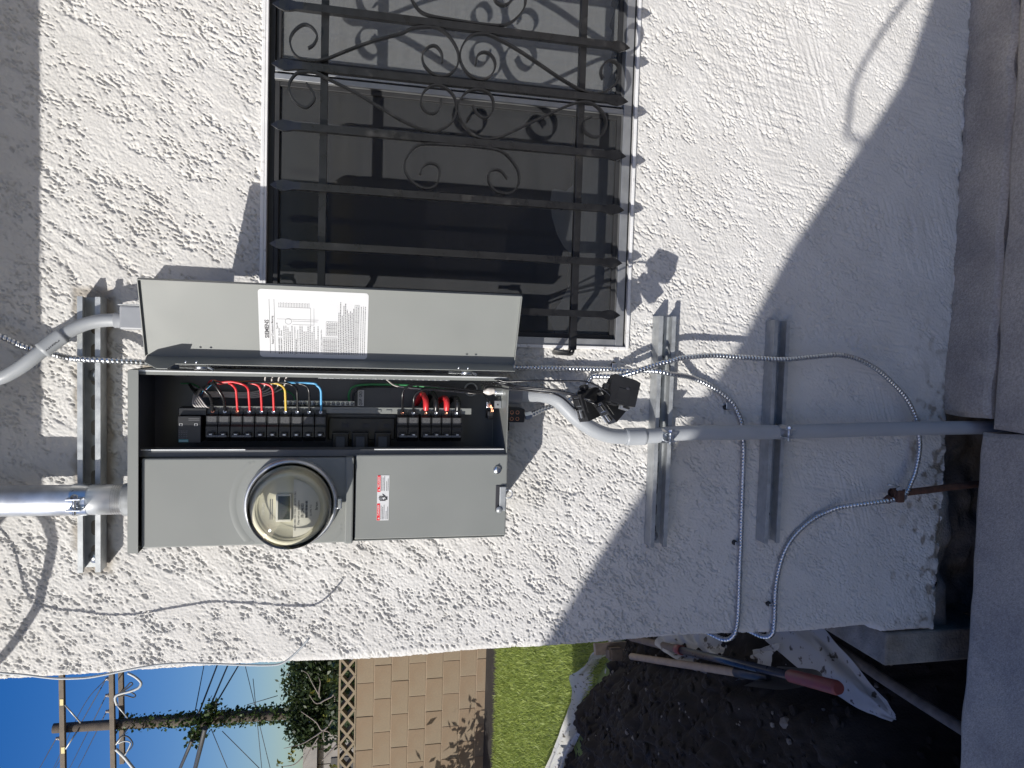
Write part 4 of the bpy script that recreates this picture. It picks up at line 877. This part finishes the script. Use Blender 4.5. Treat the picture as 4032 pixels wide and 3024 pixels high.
d1 = dangling((-.112, -.245, 1.040), math.radians(72), math.radians(28), 'leftmost of the dangling black breakers, lying against the plastic conduit')
d2 = dangling((-.113, -.262, 1.000), math.radians(52), math.radians(30), 'middle dangling black breaker, partly hidden by the breaker below it', scale=.95)
d3 = dangling((-.083, -.285, .9865), math.radians(15), math.radians(8), 'lowest dangling black breaker, its broad flat side facing out', scale=1.0)
for o_, pts in ((d3, [(-.094, -.100, 1.226), (-.0775, -.135, 1.235), (-.0690, -.168, 1.2155), (-.0735, -.178, 1.193), (-.0705, -.195, 1.158), (-.068, -.215, 1.13), (-.0668, -.245, 1.09), (-.0655, -.265, 1.062), (-.0700, -.280, 1.043), (-.084, -.292, 1.020), (-.096, -.297, 1.010), (-.100, -.290, 1.0)]),
                (d2, [(-.095, -.100, 1.224), (-.081, -.135, 1.230), (-.0755, -.168, 1.213), (-.0775, -.178, 1.190), (-.082, -.195, 1.172), (-.0845, -.225, 1.115), (-.0885, -.240, 1.090), (-.0935, -.255, 1.068), (-.1035, -.270, 1.048), (-.1095, -.275, 1.035), (-.115, -.268, 1.022)]),
                (d1, [(-.096, -.100, 1.222), (-.088, -.135, 1.220), (-.0860, -.168, 1.203), (-.0885, -.178, 1.189), (-.0890, -.195, 1.160), (-.0915, -.21, 1.132), (-.0935, -.22, 1.105), (-.1005, -.232, 1.090), (-.113, -.245, 1.077), (-.123, -.252, 1.068), (-.127, -.248, 1.058)]),
                (d2, [(-.096, -.100, 1.223), (-.084, -.135, 1.226), (-.0790, -.168, 1.208), (-.0810, -.178, 1.191), (-.0850, -.200, 1.165), (-.0875, -.225, 1.112), (-.091, -.240, 1.085), (-.0965, -.255, 1.068), (-.100, -.268, 1.05), (-.106, -.272, 1.033)])):
    MB().tube(cat(pts, .005), .0019, 8).build('wire', 'blackwire', o_)

# loose wire hanging from the eave along the corner, and the service drop loop above the frame
lw = [(-.6623, 2.1504), (-.6691, 2.1105), (-.6776, 2.0701), (-.6817, 2.0428), (-.6831, 2.0015), (-.6804, 1.9737), (-.6761, 1.9456), (-.6696, 1.9031), (-.6656, 1.86), (-.666, 1.8164), (-.6716, 1.7573), (-.678, 1.6972), (-.6815, 1.6514), (-.6788, 1.6268), (-.6637, 1.6052), (-.645, 1.5868), (-.6277, 1.5729)]
k_ = (1.6072-.09)/(1.6072-.05)
pts = [(x*k_, -.09, 1.5+(z-1.5)*k_) for x, z in lw]
MB_ = MB().tube(cat([(-.62, -.30, 2.46), (-.60, -.20, 2.30), (-.625, -.10, 2.19)]+pts, .008), .0021, 8)
tag(MB_.build('loose_wire', 'cable_pale'), 'thin loose wire dangling down along the left corner of the house', 'wire')
sh2 = [(-.30, 2.165), (-.345, 2.112), (-.376, 2.0898), (-.4075, 2.0802), (-.4326, 2.0789), (-.4702, 2.0847), (-.5106, 2.0959), (-.5451, 2.1016), (-.5819, 2.1212), (-.6185, 2.1435), (-.6546, 2.1711), (-.75, 2.26)]
pts = [(x-.97*.36, -.36, z+.70*.36) for x, z in sh2]
tag(MB().tube(cat(pts+[(-1.4, -.36, 2.75), (-2.2, -.2, 3.1)], .01), .0085, 10).build('service_cable', 'cable'), 'thick black service cable sagging in a loop near the mast', 'cable')

# ================================================================== YARD: plastic, tools, stones
def sheet(pts_rows, name, label, amp, seed, nu=26, nv=40, group='torn plastic sheeting on the soil'):
    """bilinear patch through a grid of control points, crumpled"""
    P_ = np.array(pts_rows, float); ru, rv = P_.shape[:2]
    u = np.linspace(0, ru-1, nu); v = np.linspace(0, rv-1, nv); out = np.zeros((nu, nv, 3))
    for i, a in enumerate(u):
        i0 = min(int(a), ru-2); fa_ = a-i0
        for j, b_ in enumerate(v):
            j0 = min(int(b_), rv-2); fb_ = b_-j0
            out[i, j] = (P_[i0, j0]*(1-fa_)+P_[i0+1, j0]*fa_)*(1-fb_)+(P_[i0, j0+1]*(1-fa_)+P_[i0+1, j0+1]*fa_)*fb_
    f1 = field((nu, nv), 1., 3.2, 1.6, .7, seed); f2 = field((nu, nv), 1., 1.2, seed=seed+1)
    out[..., 2] += amp*f1+amp*.35*f2; out[..., 0] += amp*.5*f2; out[..., 1] += amp*.5*np.roll(f2, 3)
    o = gridmesh(name, out[..., 0], out[..., 1], out[..., 2], 'sheet', smooth=True)
    tag(o, label, 'plastic sheet', group); return o
gz = ground_z
far = [(-3.35, 3.62), (-2.75, 3.16), (-2.33, 2.90), (-2.14, 2.84), (-1.95, 2.60), (-1.68, 2.26), (-1.5, 2.0)]
rows = [[(x+.36, y-.42, max(gz(x+.36, y-.42), -.06)-.03) for x, y in far], [(x+.16, y-.20, gz(x+.16, y-.20)+.012) for x, y in far], [(x-.03, y+.03, .0+.05*(i % 2)) for i, (x, y) in enumerate(far)]]
sheet(rows, 'plastic_sheet', 'long white plastic sheet edging the far side of the soil heap', .014, 61)
rows = [[(-1.10, 1.30, .02), (-1.16, 1.05, .03), (-1.13, .84, -.02), (-1.05, .70, -.06)], [(-1.22, 1.40, .10), (-1.24, 1.12, .07), (-1.20, .92, .02), (-1.12, .74, -.04)], [(-1.32, 1.36, .14), (-1.32, 1.12, .10), (-1.28, .93, .06), (-1.20, .74, .0)]]
sheet(rows, 'plastic_sheet', 'crumpled plastic sheet gathered beside the blue tool shaft', .007, 64)
rows = [[(-.87, .80, -.07), (-.915, .60, -.09), (-.985, .42, -.105), (-1.055, .285, -.125), (-1.085, .235, -.135)],
        [(-.935, .80, -.085), (-.975, .60, -.10), (-1.03, .42, -.12), (-1.075, .29, -.135), (-1.095, .238, -.14)],
        [(-.975, .80, -.055), (-1.01, .60, -.075), (-1.05, .42, -.095), (-1.085, .30, -.12), (-1.105, .245, -.138)],
        [(-1.08, .80, -.045), (-1.11, .62, -.065), (-1.125, .46, -.085), (-1.125, .33, -.11), (-1.115, .255, -.138)]]
sheet(rows, 'plastic_sheet', 'narrow plastic strip hanging under the red grip into the trench', .003, 67)
# stray pipe crossing the trench
o = tag(MB().tube(cat([(-.985, .95, -.11), (-.99, .60, -.125), (-1.005, .25, -.14), (-1.01, -.06, -.15), (-1.01, -.30, -.15)], .03), .0165, 14).build('trench_pipe', 'dirtypipe'), 'dirty old pipe crossing the dark trench beside the slab', 'pipe')
# shovel
sv = thing('shovel', (-1.36, 1.2, .1), 'shovel with pale wooden handle and dark steel blade lying on soil', 'shovel')
h0, h1 = V3((-1.515, 1.69, .118)), V3((-1.168, .745, .098))
MB().tube(cat([h0, h0*.5+h1*.5+V3((0, 0, .004)), h1], .03), .0160, 16).build('handle', 'wood', sv)
d_ = (h1-h0)/np.linalg.norm(h1-h0)
MB().tube([h1-d_*.01, h1+d_*.06, h1+d_*.16, h1+d_*.20], [.0185, .0180, .0165, .010], 14).build('socket', 'blade', sv)
s0 = h1+d_*.13; sd_ = np.cross(d_, (0, 0, 1)); sd_ /= np.linalg.norm(sd_); vs = []; nu, nv = 9, 13
for i in range(nu):
    for j in range(nv):
        a = (i-4)/4; t = j/12; w_ = .075*(1-.0*t)*(1 if t < .55 else math.cos((t-.55)/.45*1.45)); w_ = max(w_, .004)
        vs.append(s0+d_*(.02+.27*t)+sd_*a*w_*.36+V3((0, 0, -.045*t+.020*a*a-.020+a*w_*.93)))
fs = [(i*nv+j, i*nv+j+1, (i+1)*nv+j+1, (i+1)*nv+j) for i in range(nu-1) for j in range(nv-1)]
b = MB().add(vs, fs, True).add([v-V3((0, 0, .003)) for v in vs], [tuple(reversed(f)) for f in fs], True); b.build('blade', 'blade', sv)
# long tool: wooden top, red collar, blue tube, red grip
tl = thing('digging_tool', (-1.2, .9, .12), 'long digging tool with blue tube shaft, red collar and red grip', 'hand tool')
q0, q1, q2, q3 = V3((-1.425, 1.70, .120)), V3((-1.262, 1.168, .118)), V3((-1.030, .420, .106)), V3((-.962, .190, .104))
MB().tube(cat([q0, q0*.5+q1*.5, q1], .03), .0165, 14).build('handle', 'wood_dirty', tl)
dd = (q1-q0)/np.linalg.norm(q1-q0); MB().tube([q1-dd*.035, q1+dd*.01], .0200, 16).build('collar', 'redgrip', tl)
MB().tube([q1+dd*.005, q1*.5+q2*.5, q2], .0150, 16).build('shaft', 'bluesteel', tl)
d2_ = (q3-q2)/np.linalg.norm(q3-q2); MB().tube([q2-d2_*.004, q2+d2_*.004, q2*.5+q3*.5, q3-d2_*.012, q3], [.0175, .0205, .0205, .0215, .0175], 18).build('grip', 'redgrip', tl)
mk = thing('mattock', (-1.5, 1.75, .12), 'rusty mattock head standing in soil at far end of shovel', 'hand tool')
bm = bmesh.new(); bmesh.ops.create_cube(bm, size=1); bmesh.ops.transform(bm, matrix=Matrix.Translation((-1.545, 1.80, .165)) @ Matrix.Rotation(.3, 4, 'Z') @ Matrix.Diagonal((.062, .075, .075, 1)), verts=bm.verts); bmesh.ops.bevel(bm, geom=bm.edges[:], offset=.010, segments=2, affect='EDGES')
MB().bm(bm).build('eye', 'wood_dirty', mk)
MB().add([V3((-1.50, 1.83, z)) if s_ else V3((-1.51, 1.86, z)) for z in (.09, .26) for s_ in (0, 1)]+[V3((-1.57, 1.85, z)) if s_ else V3((-1.58, 1.88, z)) for z in (.10, .245) for s_ in (0, 1)], [(0, 1, 3, 2), (4, 6, 7, 5), (0, 4, 5, 1), (2, 3, 7, 6), (0, 2, 6, 4), (1, 5, 7, 3)]).build('blade', 'wood', mk)
# stones
def pebble(b, p, r, seed):
    rg = np.random.default_rng(seed); bm = bmesh.new(); bmesh.ops.create_icosphere(bm, subdivisions=1, radius=1)
    s_ = rg.uniform(.6, 1.15, 3)*r
    for v in bm.verts: k = 1+rg.uniform(-.22, .22); v.co = Vector((v.co.x*s_[0]*k+p[0], v.co.y*s_[1]*k+p[1], v.co.z*s_[2]*k*.7+p[2]))
    b.bm(bm)
b = MB()
for k in range(420):
    x, y = random.uniform(-2.9, -.95), random.uniform(-.05, 2.4); pebble(b, (x, y, gz(x, y)+.002), random.choice((.004, .006, .006, .009, .013)), k)
kind(tag(b.build('pebbles', 'stone', recenter=False), 'small pale pebbles scattered over the dug soil', 'pebbles'), 'stuff')
b = MB()
for k in range(2600):
    x, y = random.uniform(-3.3, -1.0), random.uniform(.0, 2.9)
    n_d = (x+2.69)*-.633+(y-3.09)*-.774
    if n_d > .05 and x < -1.0: pebble(b, (x, y, gz(x, y)+.004), random.uniform(.006, .026)*random.uniform(.6, 1.2), 1000+k)
kind(tag(b.build('soil_clods', 'soil', recenter=False), 'loose dark clods covering the soil heap', 'soil clods'), 'stuff')
for k, (x, y, r, lab) in enumerate(((-1.02, .52, .045, 'grey rock lying against the footing ledge'), (-1.07, .30, .034, 'rounded stone beside the trench pipe'), (-1.30, .62, .030, 'pale angular stone near the shovel blade'))):
    b = MB(); pebble(b, (x, y, gz(x, y)+r*.3), r, 50+k); tag(b.build('rock', 'stone'), lab, 'rock')

# ================================================================== LAWN
b = MB(); rect(b, -9, -.2, 2.2, 5.62, -.052); kind(b.build('lawn', 'lawnbase', recenter=False), 'structure')
b = MB(); rect(b, -9, -.2, 5.6, 6.3, -.050); kind(b.build('planting_bed', 'soil', recenter=False), 'structure')
def grass():
    n = 90000; r = np.random.default_rng(5)
    x = r.uniform(-5.6, -.9, n); y = r.uniform(2.3, 5.66, n)
    keep = ((x+2.69)*-.633+(y-3.09)*-.774 < -.02) & (x < -.25*y+.05); x, y = x[keep], y[keep]; n = len(x)
    a = r.uniform(0, 2*np.pi, n); h = r.uniform(.022, .055, n); w_ = r.uniform(.0025, .0055, n); l = r.normal(0, .022, (n, 2))
    v = np.zeros((n, 3, 3)); v[:, 0] = np.stack([x-np.cos(a)*w_, y-np.sin(a)*w_, 0*x-.056], 1); v[:, 1] = np.stack([x+np.cos(a)*w_, y+np.sin(a)*w_, 0*x-.056], 1)
    v[:, 2] = np.stack([x+l[:, 0], y+l[:, 1], h-.056], 1)
    me = bpy.data.meshes.new('grass'); me.vertices.add(3*n); me.vertices.foreach_set('co', v.ravel()); me.loops.add(3*n); me.loops.foreach_set('vertex_index', np.arange(3*n, dtype=np.int32))
    me.polygons.add(n); me.polygons.foreach_set('loop_start', np.arange(n, dtype=np.int32)*3); me.update(calc_edges=True); me.materials.append(M['grass'])
    o = bpy.data.objects.new('grass', me); COL.objects.link(o); kind(tag(o, 'mown green lawn between the soil heap and the block wall', 'grass'), 'stuff')
grass()
def leaves(n, fn, size, seed, ratio=.6):
    """leaf-shaped quads; fn(rng, n) gives centres"""
    r = np.random.default_rng(seed); c = fn(r, n); n = len(c)
    a = r.normal(size=(n, 3)); a /= np.linalg.norm(a, axis=1)[:, None]; b_ = np.cross(a, r.normal(size=(n, 3))); b_ /= np.linalg.norm(b_, axis=1)[:, None]
    s_ = size*r.uniform(.6, 1.3, (n, 1)); v = np.stack([c-a*s_, c+b_*s_*ratio, c+a*s_, c-b_*s_*ratio], 1); return v.reshape(-1, 3), n
def leafobj(name, v, n, mt, parent=None, kd=None):
    me = bpy.data.meshes.new(name); off = wloc(parent) if parent is not None else np.zeros(3)
    me.vertices.add(4*n); me.vertices.foreach_set('co', (v-off).ravel()); me.loops.add(4*n); me.loops.foreach_set('vertex_index', np.arange(4*n, dtype=np.int32))
    me.polygons.add(n); me.polygons.foreach_set('loop_start', np.arange(n, dtype=np.int32)*4); me.update(calc_edges=True); me.materials.append(M[mt])
    o = bpy.data.objects.new(name, me); COL.objects.link(o)
    if parent is not None: o.parent = parent
    if kd: o['kind'] = kd
    return o

# ================================================================== BLOCK WALL
BY = 6.25; bw = thing('block_wall', (-5, BY+.05, -.1), 'tan concrete block garden wall topped by pierced diamond breeze blocks', 'wall')
ch, cl = .188, .3745; zt = 1.3695
MB().box(-8.2, -1.6, BY+.006, BY+.14, -.2, zt-.004).build('mortar_core', 'mortar', bw)
base = MB().box(.004, cl-.004, BY, BY+.146, .004, ch-.004, .0025)
proto = None
for r_ in range(8):
    x = -8.2+(.187 if r_ % 2 else 0)+.002
    while x < -1.7:
        zz = zt-(r_+1)*ch
        if proto is None: proto = base.build('block', 'block', bw); bo = proto
        else: bo = proto.copy(); COL.objects.link(bo); bo.parent = bw
        bo.location = (x, random.uniform(-.002, .002), zz); x += cl
def breeze():
    b = MB(); z0, z1 = zt+.002, zt+.186; t = .018; y0, y1 = BY-.002, BY+.10
    b.box(.002, cl-.002, y0, y1, z1-.020, z1); b.box(.002, cl-.002, y0, y1, z0, z0+.014)
    for k in (0, 1):
        xa, xb = k*cl/2, (k+1)*cl/2
        for (p, q) in (((xa, z0+.014), (xb, z1-.02)), ((xb, z0+.014), (xa, z1-.02))):
            d = np.array(q)-np.array(p); n_ = np.array([-d[1], d[0]])/np.linalg.norm(d)*.0125
            off_ = .0008 if p[0] < q[0] else 0
            b.prism([(p[0]+n_[0], p[1]+n_[1]), (p[0]-n_[0], p[1]-n_[1]), (q[0]-n_[0], q[1]-n_[1]), (q[0]+n_[0], q[1]+n_[1])], 1, y0+.001+off_, y1-.001-off_)
    return b
bb_ = breeze(); proto2 = None; x = -3.519-cl*.25-cl*12
while x < -1.8:
    if proto2 is None: proto2 = bb_.build('breeze_block', 'block', bw); bo = proto2
    else: bo = proto2.copy(); COL.objects.link(bo); bo.parent = bw
    bo.location = (x, 0, .0); x += cl
del x

# ================================================================== TREES AND SHRUBS BEHIND THE WALL
tr = thing('tree', (-5.1, 9.2, -.1), 'dark dense leafy tree behind the block wall under the ivy pole', 'tree')
MB().tube(cat([(-5.1, 9.2, -.1), (-5.05, 9.2, .7), (-5.2, 9.25, 1.4), (-5.1, 9.2, 2.0)], .1), [.11]*1+[.10]*0 if False else .09, 10).build('trunk', 'bark', tr)
cl_ = [(-4.35, 9.3, 1.75, .55, .50), (-4.75, 9.1, 1.85, .40, .42), (-5.05, 9.2, 1.95, .42, .42), (-5.3, 9.1, 1.75, .40, .45), (-5.55, 9.0, 1.98, .27, .30), (-5.5, 9.2, 1.5, .35, .35), (-4.5, 9.0, 1.25, .6, .45), (-5.2, 8.9, 1.2, .6, .35), (-3.9, 9.4, 1.5, .5, .5)]
def crown(r, n):
    k = r.integers(0, len(cl_), n); C = np.array(cl_)[k]; d = r.normal(size=(n, 3)); d /= np.linalg.norm(d, axis=1)[:, None]
    rad = r.uniform(.45, 1.04, (n, 1))**.5; g_ = r.normal(0, .05, (n, 3)); return C[:, :3]+d*rad*np.stack([C[:, 3], C[:, 3], C[:, 4]], 1)+g_
v, n = leaves(17000, crown, .034, 71); leafobj('crown', v, n, 'leaf', tr)
sh = thing('shrub', (-4.6, 7.0, -.1), 'bare grey-twigged shrub with a few yellowing leaves above the block wall', 'shrub')
b = MB()
def tw(pp, y, r0, r1): 
    pts = [view(*p, y) for p in pp]; c_ = cat(pts, .03); b.tube(c_, np.linspace(r0, r1, len(c_)), 6)
JP = lambda x, y: (900+x/3.5, 2550+y/3.5)
for pp, r0 in (([JP(1500, 900), JP(1310, 1140), JP(1200, 1020), JP(1000, 880)], .013), ([JP(1310, 1140), JP(1160, 1240), JP(1000, 1330), JP(760, 1390)], .010), ([JP(1480, 560), JP(1440, 660), JP(1330, 720), JP(1210, 770), JP(1110, 650)], .012), ([JP(1250, 680), JP(1250, 580), JP(1265, 480), JP(1240, 410)], .010), ([JP(1240, 640), JP(1150, 480), JP(1090, 360), JP(1020, 320)], .008), ([JP(1310, 1140), JP(1380, 1160), JP(1410, 1200)], .012), ([JP(1500, 1330), JP(1400, 1440), JP(1290, 1560)], .014), ([JP(1240, 1230), JP(1100, 1450), JP(1020, 1620)], .009), ([JP(1020, 1500), JP(960, 1570), JP(880, 1620), JP(720, 1640)], .008), ([JP(1500, 1280), JP(1320, 1280), JP(1310, 1150)], .014), ([JP(1460, 740), JP(1470, 640), JP(1480, 480), JP(1450, 400)], .008)):
    tw(pp, 7.2, r0, r0*.35)
b.build('branches', 'bark', sh)
pts = [JP(870, 1430), JP(890, 1400), JP(850, 1450), JP(870, 1530), JP(900, 1520), JP(880, 1550), JP(695, 1610), JP(700, 1590), JP(1390, 460), JP(1370, 450), JP(1140, 630), JP(1410, 400), JP(1320, 940), JP(1430, 1640), JP(1450, 1620)]
def few(r, n):
    c_ = np.array([view(*p, 7.2) for p in pts]); return np.repeat(c_, 4, 0)+r.normal(0, .02, (len(c_)*4, 3))
v, n = leaves(60, few, .028, 73); leafobj('leaves', v, n, 'leafy', sh)
# bushes right behind the wall
bs = thing('hedge_bush', (-4.2, 6.75, -.1), 'low green bush seen through the breeze block openings', 'bush')
def bush(r, n): return np.stack([r.uniform(-4.7, -2.9, n), r.uniform(6.6, 7.4, n), r.uniform(.9, 1.75, n)-.25*r.random(n)], 1)
v, n = leaves(3500, bush, .035, 75); leafobj('foliage', v, n, 'leaf', bs)
MB().tube(cat([(-4.2, 6.9, -.1), (-4.15, 6.95, .6), (-4.2, 7.0, 1.2)], .1), .03, 8).build('stem', 'bark', bs)
# grey board shed beyond
shd = thing('shed', (-8.6, 12, -.1), 'weathered grey board shed behind the block wall', 'shed')
MB().box(-10.2, -7.3, 12.0, 14, 1.97, 2.22).build('fascia', 'shedwood', shd)
MB().box(-10.1, -7.42, 12.2, 14, -.1, 1.96).build('wall', 'shedwood', shd)
for k in range(9): MB().box(-10.08+.297*k, -10.08+.297*k+.280, 12.17, 12.199, -.1, 1.955).build('board', 'shedwood', shd)
MB().box(-8.6, -7.9, 12.15, 12.169, -.1, 1.72).build('door_opening', 'ink', shd)

# ================================================================== UTILITY POLE
PY = 16.
KP = lambda x, y: (180+x/3.568, 2560+y/3.568); ZP = lambda x, y: (x/1.6458, 2016+y/1.6458)
pt, pb_ = view(*ZP(345, 1402), PY), view(*ZP(1800, 1310), PY)
pole = thing('utility_pole', (pb_[0], PY, -.1), 'tall wooden utility pole overgrown with ivy, carrying two crossarms', 'utility pole')
dn = (pb_-pt)/np.linalg.norm(pb_-pt); foot = pt+dn*(pt[2]+.1)/-dn[2]
MB().tube([pt, pt*.5+foot*.5, foot], [.105, .128, .155], 18).build('pole', 'polewood', pole)
def arm(a, b_, h, mt='armwood'):
    d = b_-a; o = MB().box(0, np.linalg.norm(d), -.06, .06, -h/2, h/2, .006); an = math.atan2(d[2], d[0])
    F = np.array(Matrix.Translation(a) @ Matrix.Rotation(-an, 4, 'Y')); return o.build('crossarm', mt, pole, F)
a1, b1 = view(*ZP(412, 1700), PY-.2), view(*ZP(401, 1040), PY-.2); arm(a1, b1, .10)
a2, b2 = view(*ZP(736, 1700), PY-.2), view(*ZP(724, 1010), PY-.2); arm(a2, b2, .10); arm(a2+V3((0, .45, -.06)), b2+V3((0, .45, -.06)), .10)
for p, q in ((KP(270, 770), KP(490, 1020)), (KP(280, 1390), KP(440, 1140)), (KP(990, 760), KP(1150, 950)), (KP(985, 1330), KP(1145, 1110))):
    MB().tube([view(*p, PY-.27), view(*q, PY-.15)], .016, 8).build('brace', 'galv', pole)
for p in (KP(222, 735), KP(240, 1410)):
    c_ = view(*p, PY-.27); MB().box(c_[0]-.07, c_[0]+.07, c_[1], c_[1]+.004, c_[2]-.035, c_[2]+.035).build('number_tag', 'tagyellow', pole)
INS = [KP(855, 405), KP(855, 635), KP(860, 860), KP(160, 1240)]
for p in INS:
    c_ = view(*p, PY-.2); MB().lathe(c_-V3((0, 0, .06)), (0, 0, 1), [(-.05, .008), (-.01, .008), (0, .042), (.03, .045), (.035, .028), (.06, .036), (.085, .03), (.09, .0001)], 12).build('insulator', 'ceramic', pole)
c0, c1 = view(*ZP(1402, 1243), PY-.2), view(*ZP(1240, 1490), PY-.2)
MB().tube([c0, c1], [.05, .04], 10).build('support_arm', 'polewood', pole)
def ivyf(r, n):
    t = r.uniform(0, 1, n)**.8; i = pt[None, :]+(foot-pt)[None, :]*(.16+.5*t)[:, None]
    rad = .10+.09*t+.10*r.random(n)*(r.random(n) < .35); a = r.uniform(0, 2*np.pi, n); return i+np.stack([np.cos(a)*rad, np.sin(a)*rad, r.normal(0, .05, n)], 1)
v, n = leaves(1500, ivyf, .042, 81, .8)
def ivyf2(r, n):
    t = r.uniform(.0, 1, n); return c0[None]+(c1-c0)[None]*t[:, None]+r.normal(0, .10, (n, 3))
v2, n2 = leaves(420, ivyf2, .05, 82, .8); leafobj('ivy', np.concatenate([v, v2]), n+n2, 'ivy', pole)

def cable(name, pts, r, label, mt='cable', group='overhead lines on the utility pole'):
    c_ = cat(pts, .25 if name == 'power_line' else .03) if len(pts) > 2 else np.array(pts); return tag(MB().tube(c_, r, 6).build(name, mt), label, 'cable', group)
# lines leaving the insulators away to the left, going back in depth
far_ = [(KP(60, 1790), KP(855, 395)), (KP(270, 1790), KP(855, 625)), (KP(390, 1790), KP(860, 850)), (KP(-160, 1790), KP(150, 1235))]
labs = ['power line from the lower arm insulator nearest the house', 'power line from the second lower arm insulator', 'power line from the lower arm insulator nearest the pole', 'power line from the single insulator on the top arm']
for (p, q), lb_ in zip(far_, labs): cable('power_line', [view(*p, 30.), view(*q, PY-.2)], .011, lb_)
cable('power_line', [view(*KP(90, 1700), 34.), view(*KP(510, 820), 26.), view(*KP(870, 375), PY+3)], .012, 'power line passing behind the pole between both arms')
lows = [(ZP(1150, 1700), ZP(1245, 1480), 'black low cable hanging left of the ivy clump'), (ZP(1255, 1700), ZP(1330, 1400), 'second black low cable, thicker, left of ivy clump'), (ZP(1265, 1290), ZP(1330, 950), 'cable rising right from the pole behind the house corner'), (ZP(1290, 1300), ZP(1420, 960), 'cable bundle strand right of the pole, upper one'), (ZP(1350, 1290), ZP(1490, 960), 'cable bundle strand right of the pole, middle one'), (ZP(1400, 1240), ZP(1560, 970), 'cable bundle strand right of the pole, lower one'), (ZP(1440, 1420), ZP(1720, 1700), 'thin guy line sloping down left of the pole'), (ZP(1370, 1410), ZP(1490, 1700), 'thin line dropping left from the support arm'), (ZP(1640, 1080), ZP(1700, 1700), 'faint thin line crossing behind the ivy pole'), (ZP(1590, 1000), ZP(1760, 1700), 'faint thin line crossing lower behind the ivy pole'), (ZP(1600, 1250), ZP(1800, 1190), 'thin line from the pole into the tree top')]
for i, (p, q, lb_) in enumerate(lows): cable('power_line', [view(*p, PY-.4 if i < 6 else PY+6), view(*q, PY-3 if i in (0, 1) else (PY+4 if i < 6 else PY+6))], (.034, .05, .012, .02, .02, .018, .012, .012, .011, .011, .012)[i], lb_)
# pale service cable looping under the lower arm
lp = [KP(1150, 320), KP(1240, 365), KP(1310, 420), KP(1340, 470), KP(1300, 530), KP(1180, 580), KP(1060, 610), KP(990, 640), KP(975, 690), KP(1000, 770)]
cable('service_loop', [view(*p, PY-.4) for p in lp], .030, 'pale grey cable looping below the lower crossarm near the house', 'cable_pale', 'drop cables under the lower crossarm')
for i, (lp, lb_) in enumerate((([KP(1010, 640), KP(1120, 560), KP(1220, 480), KP(1190, 455), KP(1130, 520), KP(1060, 590)], 'dark cable coil under the lower crossarm right of the pole'), ([KP(1060, 610), KP(1180, 590), KP(1260, 630), KP(1230, 665), KP(1110, 635), KP(1010, 660)], 'lower dark cable loop right of the pole'), ([KP(985, 1310), KP(1060, 1215), KP(1150, 1215), KP(1220, 1300), KP(1200, 1370), KP(1120, 1450), KP(1090, 1500)], 'dark cable loop under the lower crossarm left of the pole'), ([KP(1020, 1310), KP(1100, 1280), KP(1190, 1300), KP(1160, 1390), KP(1110, 1480)], 'inner dark cable loop left of the pole'), ([KP(985, 1390), KP(1050, 1450), KP(1110, 1510), KP(1230, 1660), KP(1330, 1790)], 'twisted service drop running down left of the pole'))):
    cable('service_loop', [view(*p, PY-.4) for p in lp], .015 if i < 4 else .035, lb_, 'cable' if i < 3 else 'cable_pale', 'drop cables under the lower crossarm')

# ================================================================== UNSEEN SHADOW CASTER (lean-to form added to shade the lower wall and yard)
NY = -3.3
edge_w = [(-.70, 1.050), (-.45, .895), (-.29, .787), (.04, .569), (.26, .452), (.535, .262), (.69, .165), (.89, .100), (1.15, .02)]     # where its roof line falls on the wall
rake = [(x-.97*-NY, z+.70*-NY) for x, z in edge_w]
s0_ = (rake[1][1]-rake[0][1])/(rake[1][0]-rake[0][0]); ztop = -.02+.70*(3.08-NY); xt = rake[0][0]+(ztop-rake[0][1])/s0_
top = [(xt, ztop)]+rake
nb = thing('caster', (-5, NY-1.5, -.05), 'unseen shadow garage with sloping lean-to roof across the narrow side yard', 'caster')
MB().prism([(x-.01, z-.06) for x, z in reversed(top)]+[(-14, ztop-.06), (-14, -.05), (top[-1][0]-.01, -.05)], 1, NY-5.5, NY-.12).build('wall', 'bounce_wall', nb)
MB().prism([(x, z) for x, z in reversed(top)]+[(-14.1, ztop), (-14.1, ztop-.05)]+[(x, z-.05) for x, z in top], 1, NY-5.6, NY).build('roof', 'roofing', nb)
# plant out of frame to the left that throws its shadow on the block wall
pl_ = thing('garden_plant', (-5.55, 5.35, -.05), 'leafy garden plant at the foot of the block wall', 'plant')
MB().tube(cat([(-5.55, 5.35, -.05), (-5.5, 5.35, .4), (-5.6, 5.3, .8)], .05), .012, 8).build('stem', 'bark', pl_)
def pf(r, n): return np.stack([r.normal(-5.5, .26, n), r.normal(5.35, .10, n), np.abs(r.normal(.35, .30, n))], 1)
v, n = leaves(900, pf, .06, 91, .45); leafobj('foliage', v, n, 'ivy', pl_)

# a cable slung over the side yard ; it only touches the wall as a shadow
cs = [(1.10, .02), (.98, .105), (.884, .171), (.822, .216), (.75, .26), (.691, .291), (.644, .307), (.588, .308), (.53, .285)]
pts = [(x-.97*2.6, -2.6, z+.70*2.6) for x, z in cs]
tag(MB().tube(cat([(pts[0][0]+.1, -2.5, 1.2), (pts[0][0]+.12, -2.55, 1.6)]+pts+[(pts[-1][0]-.25, -2.9, 1.95), (-2.45, -3.25, 2.30)], .03), .007, 8).build('slack_cord', 'cable'), 'slack black cord hanging off the garage eave', 'cord')
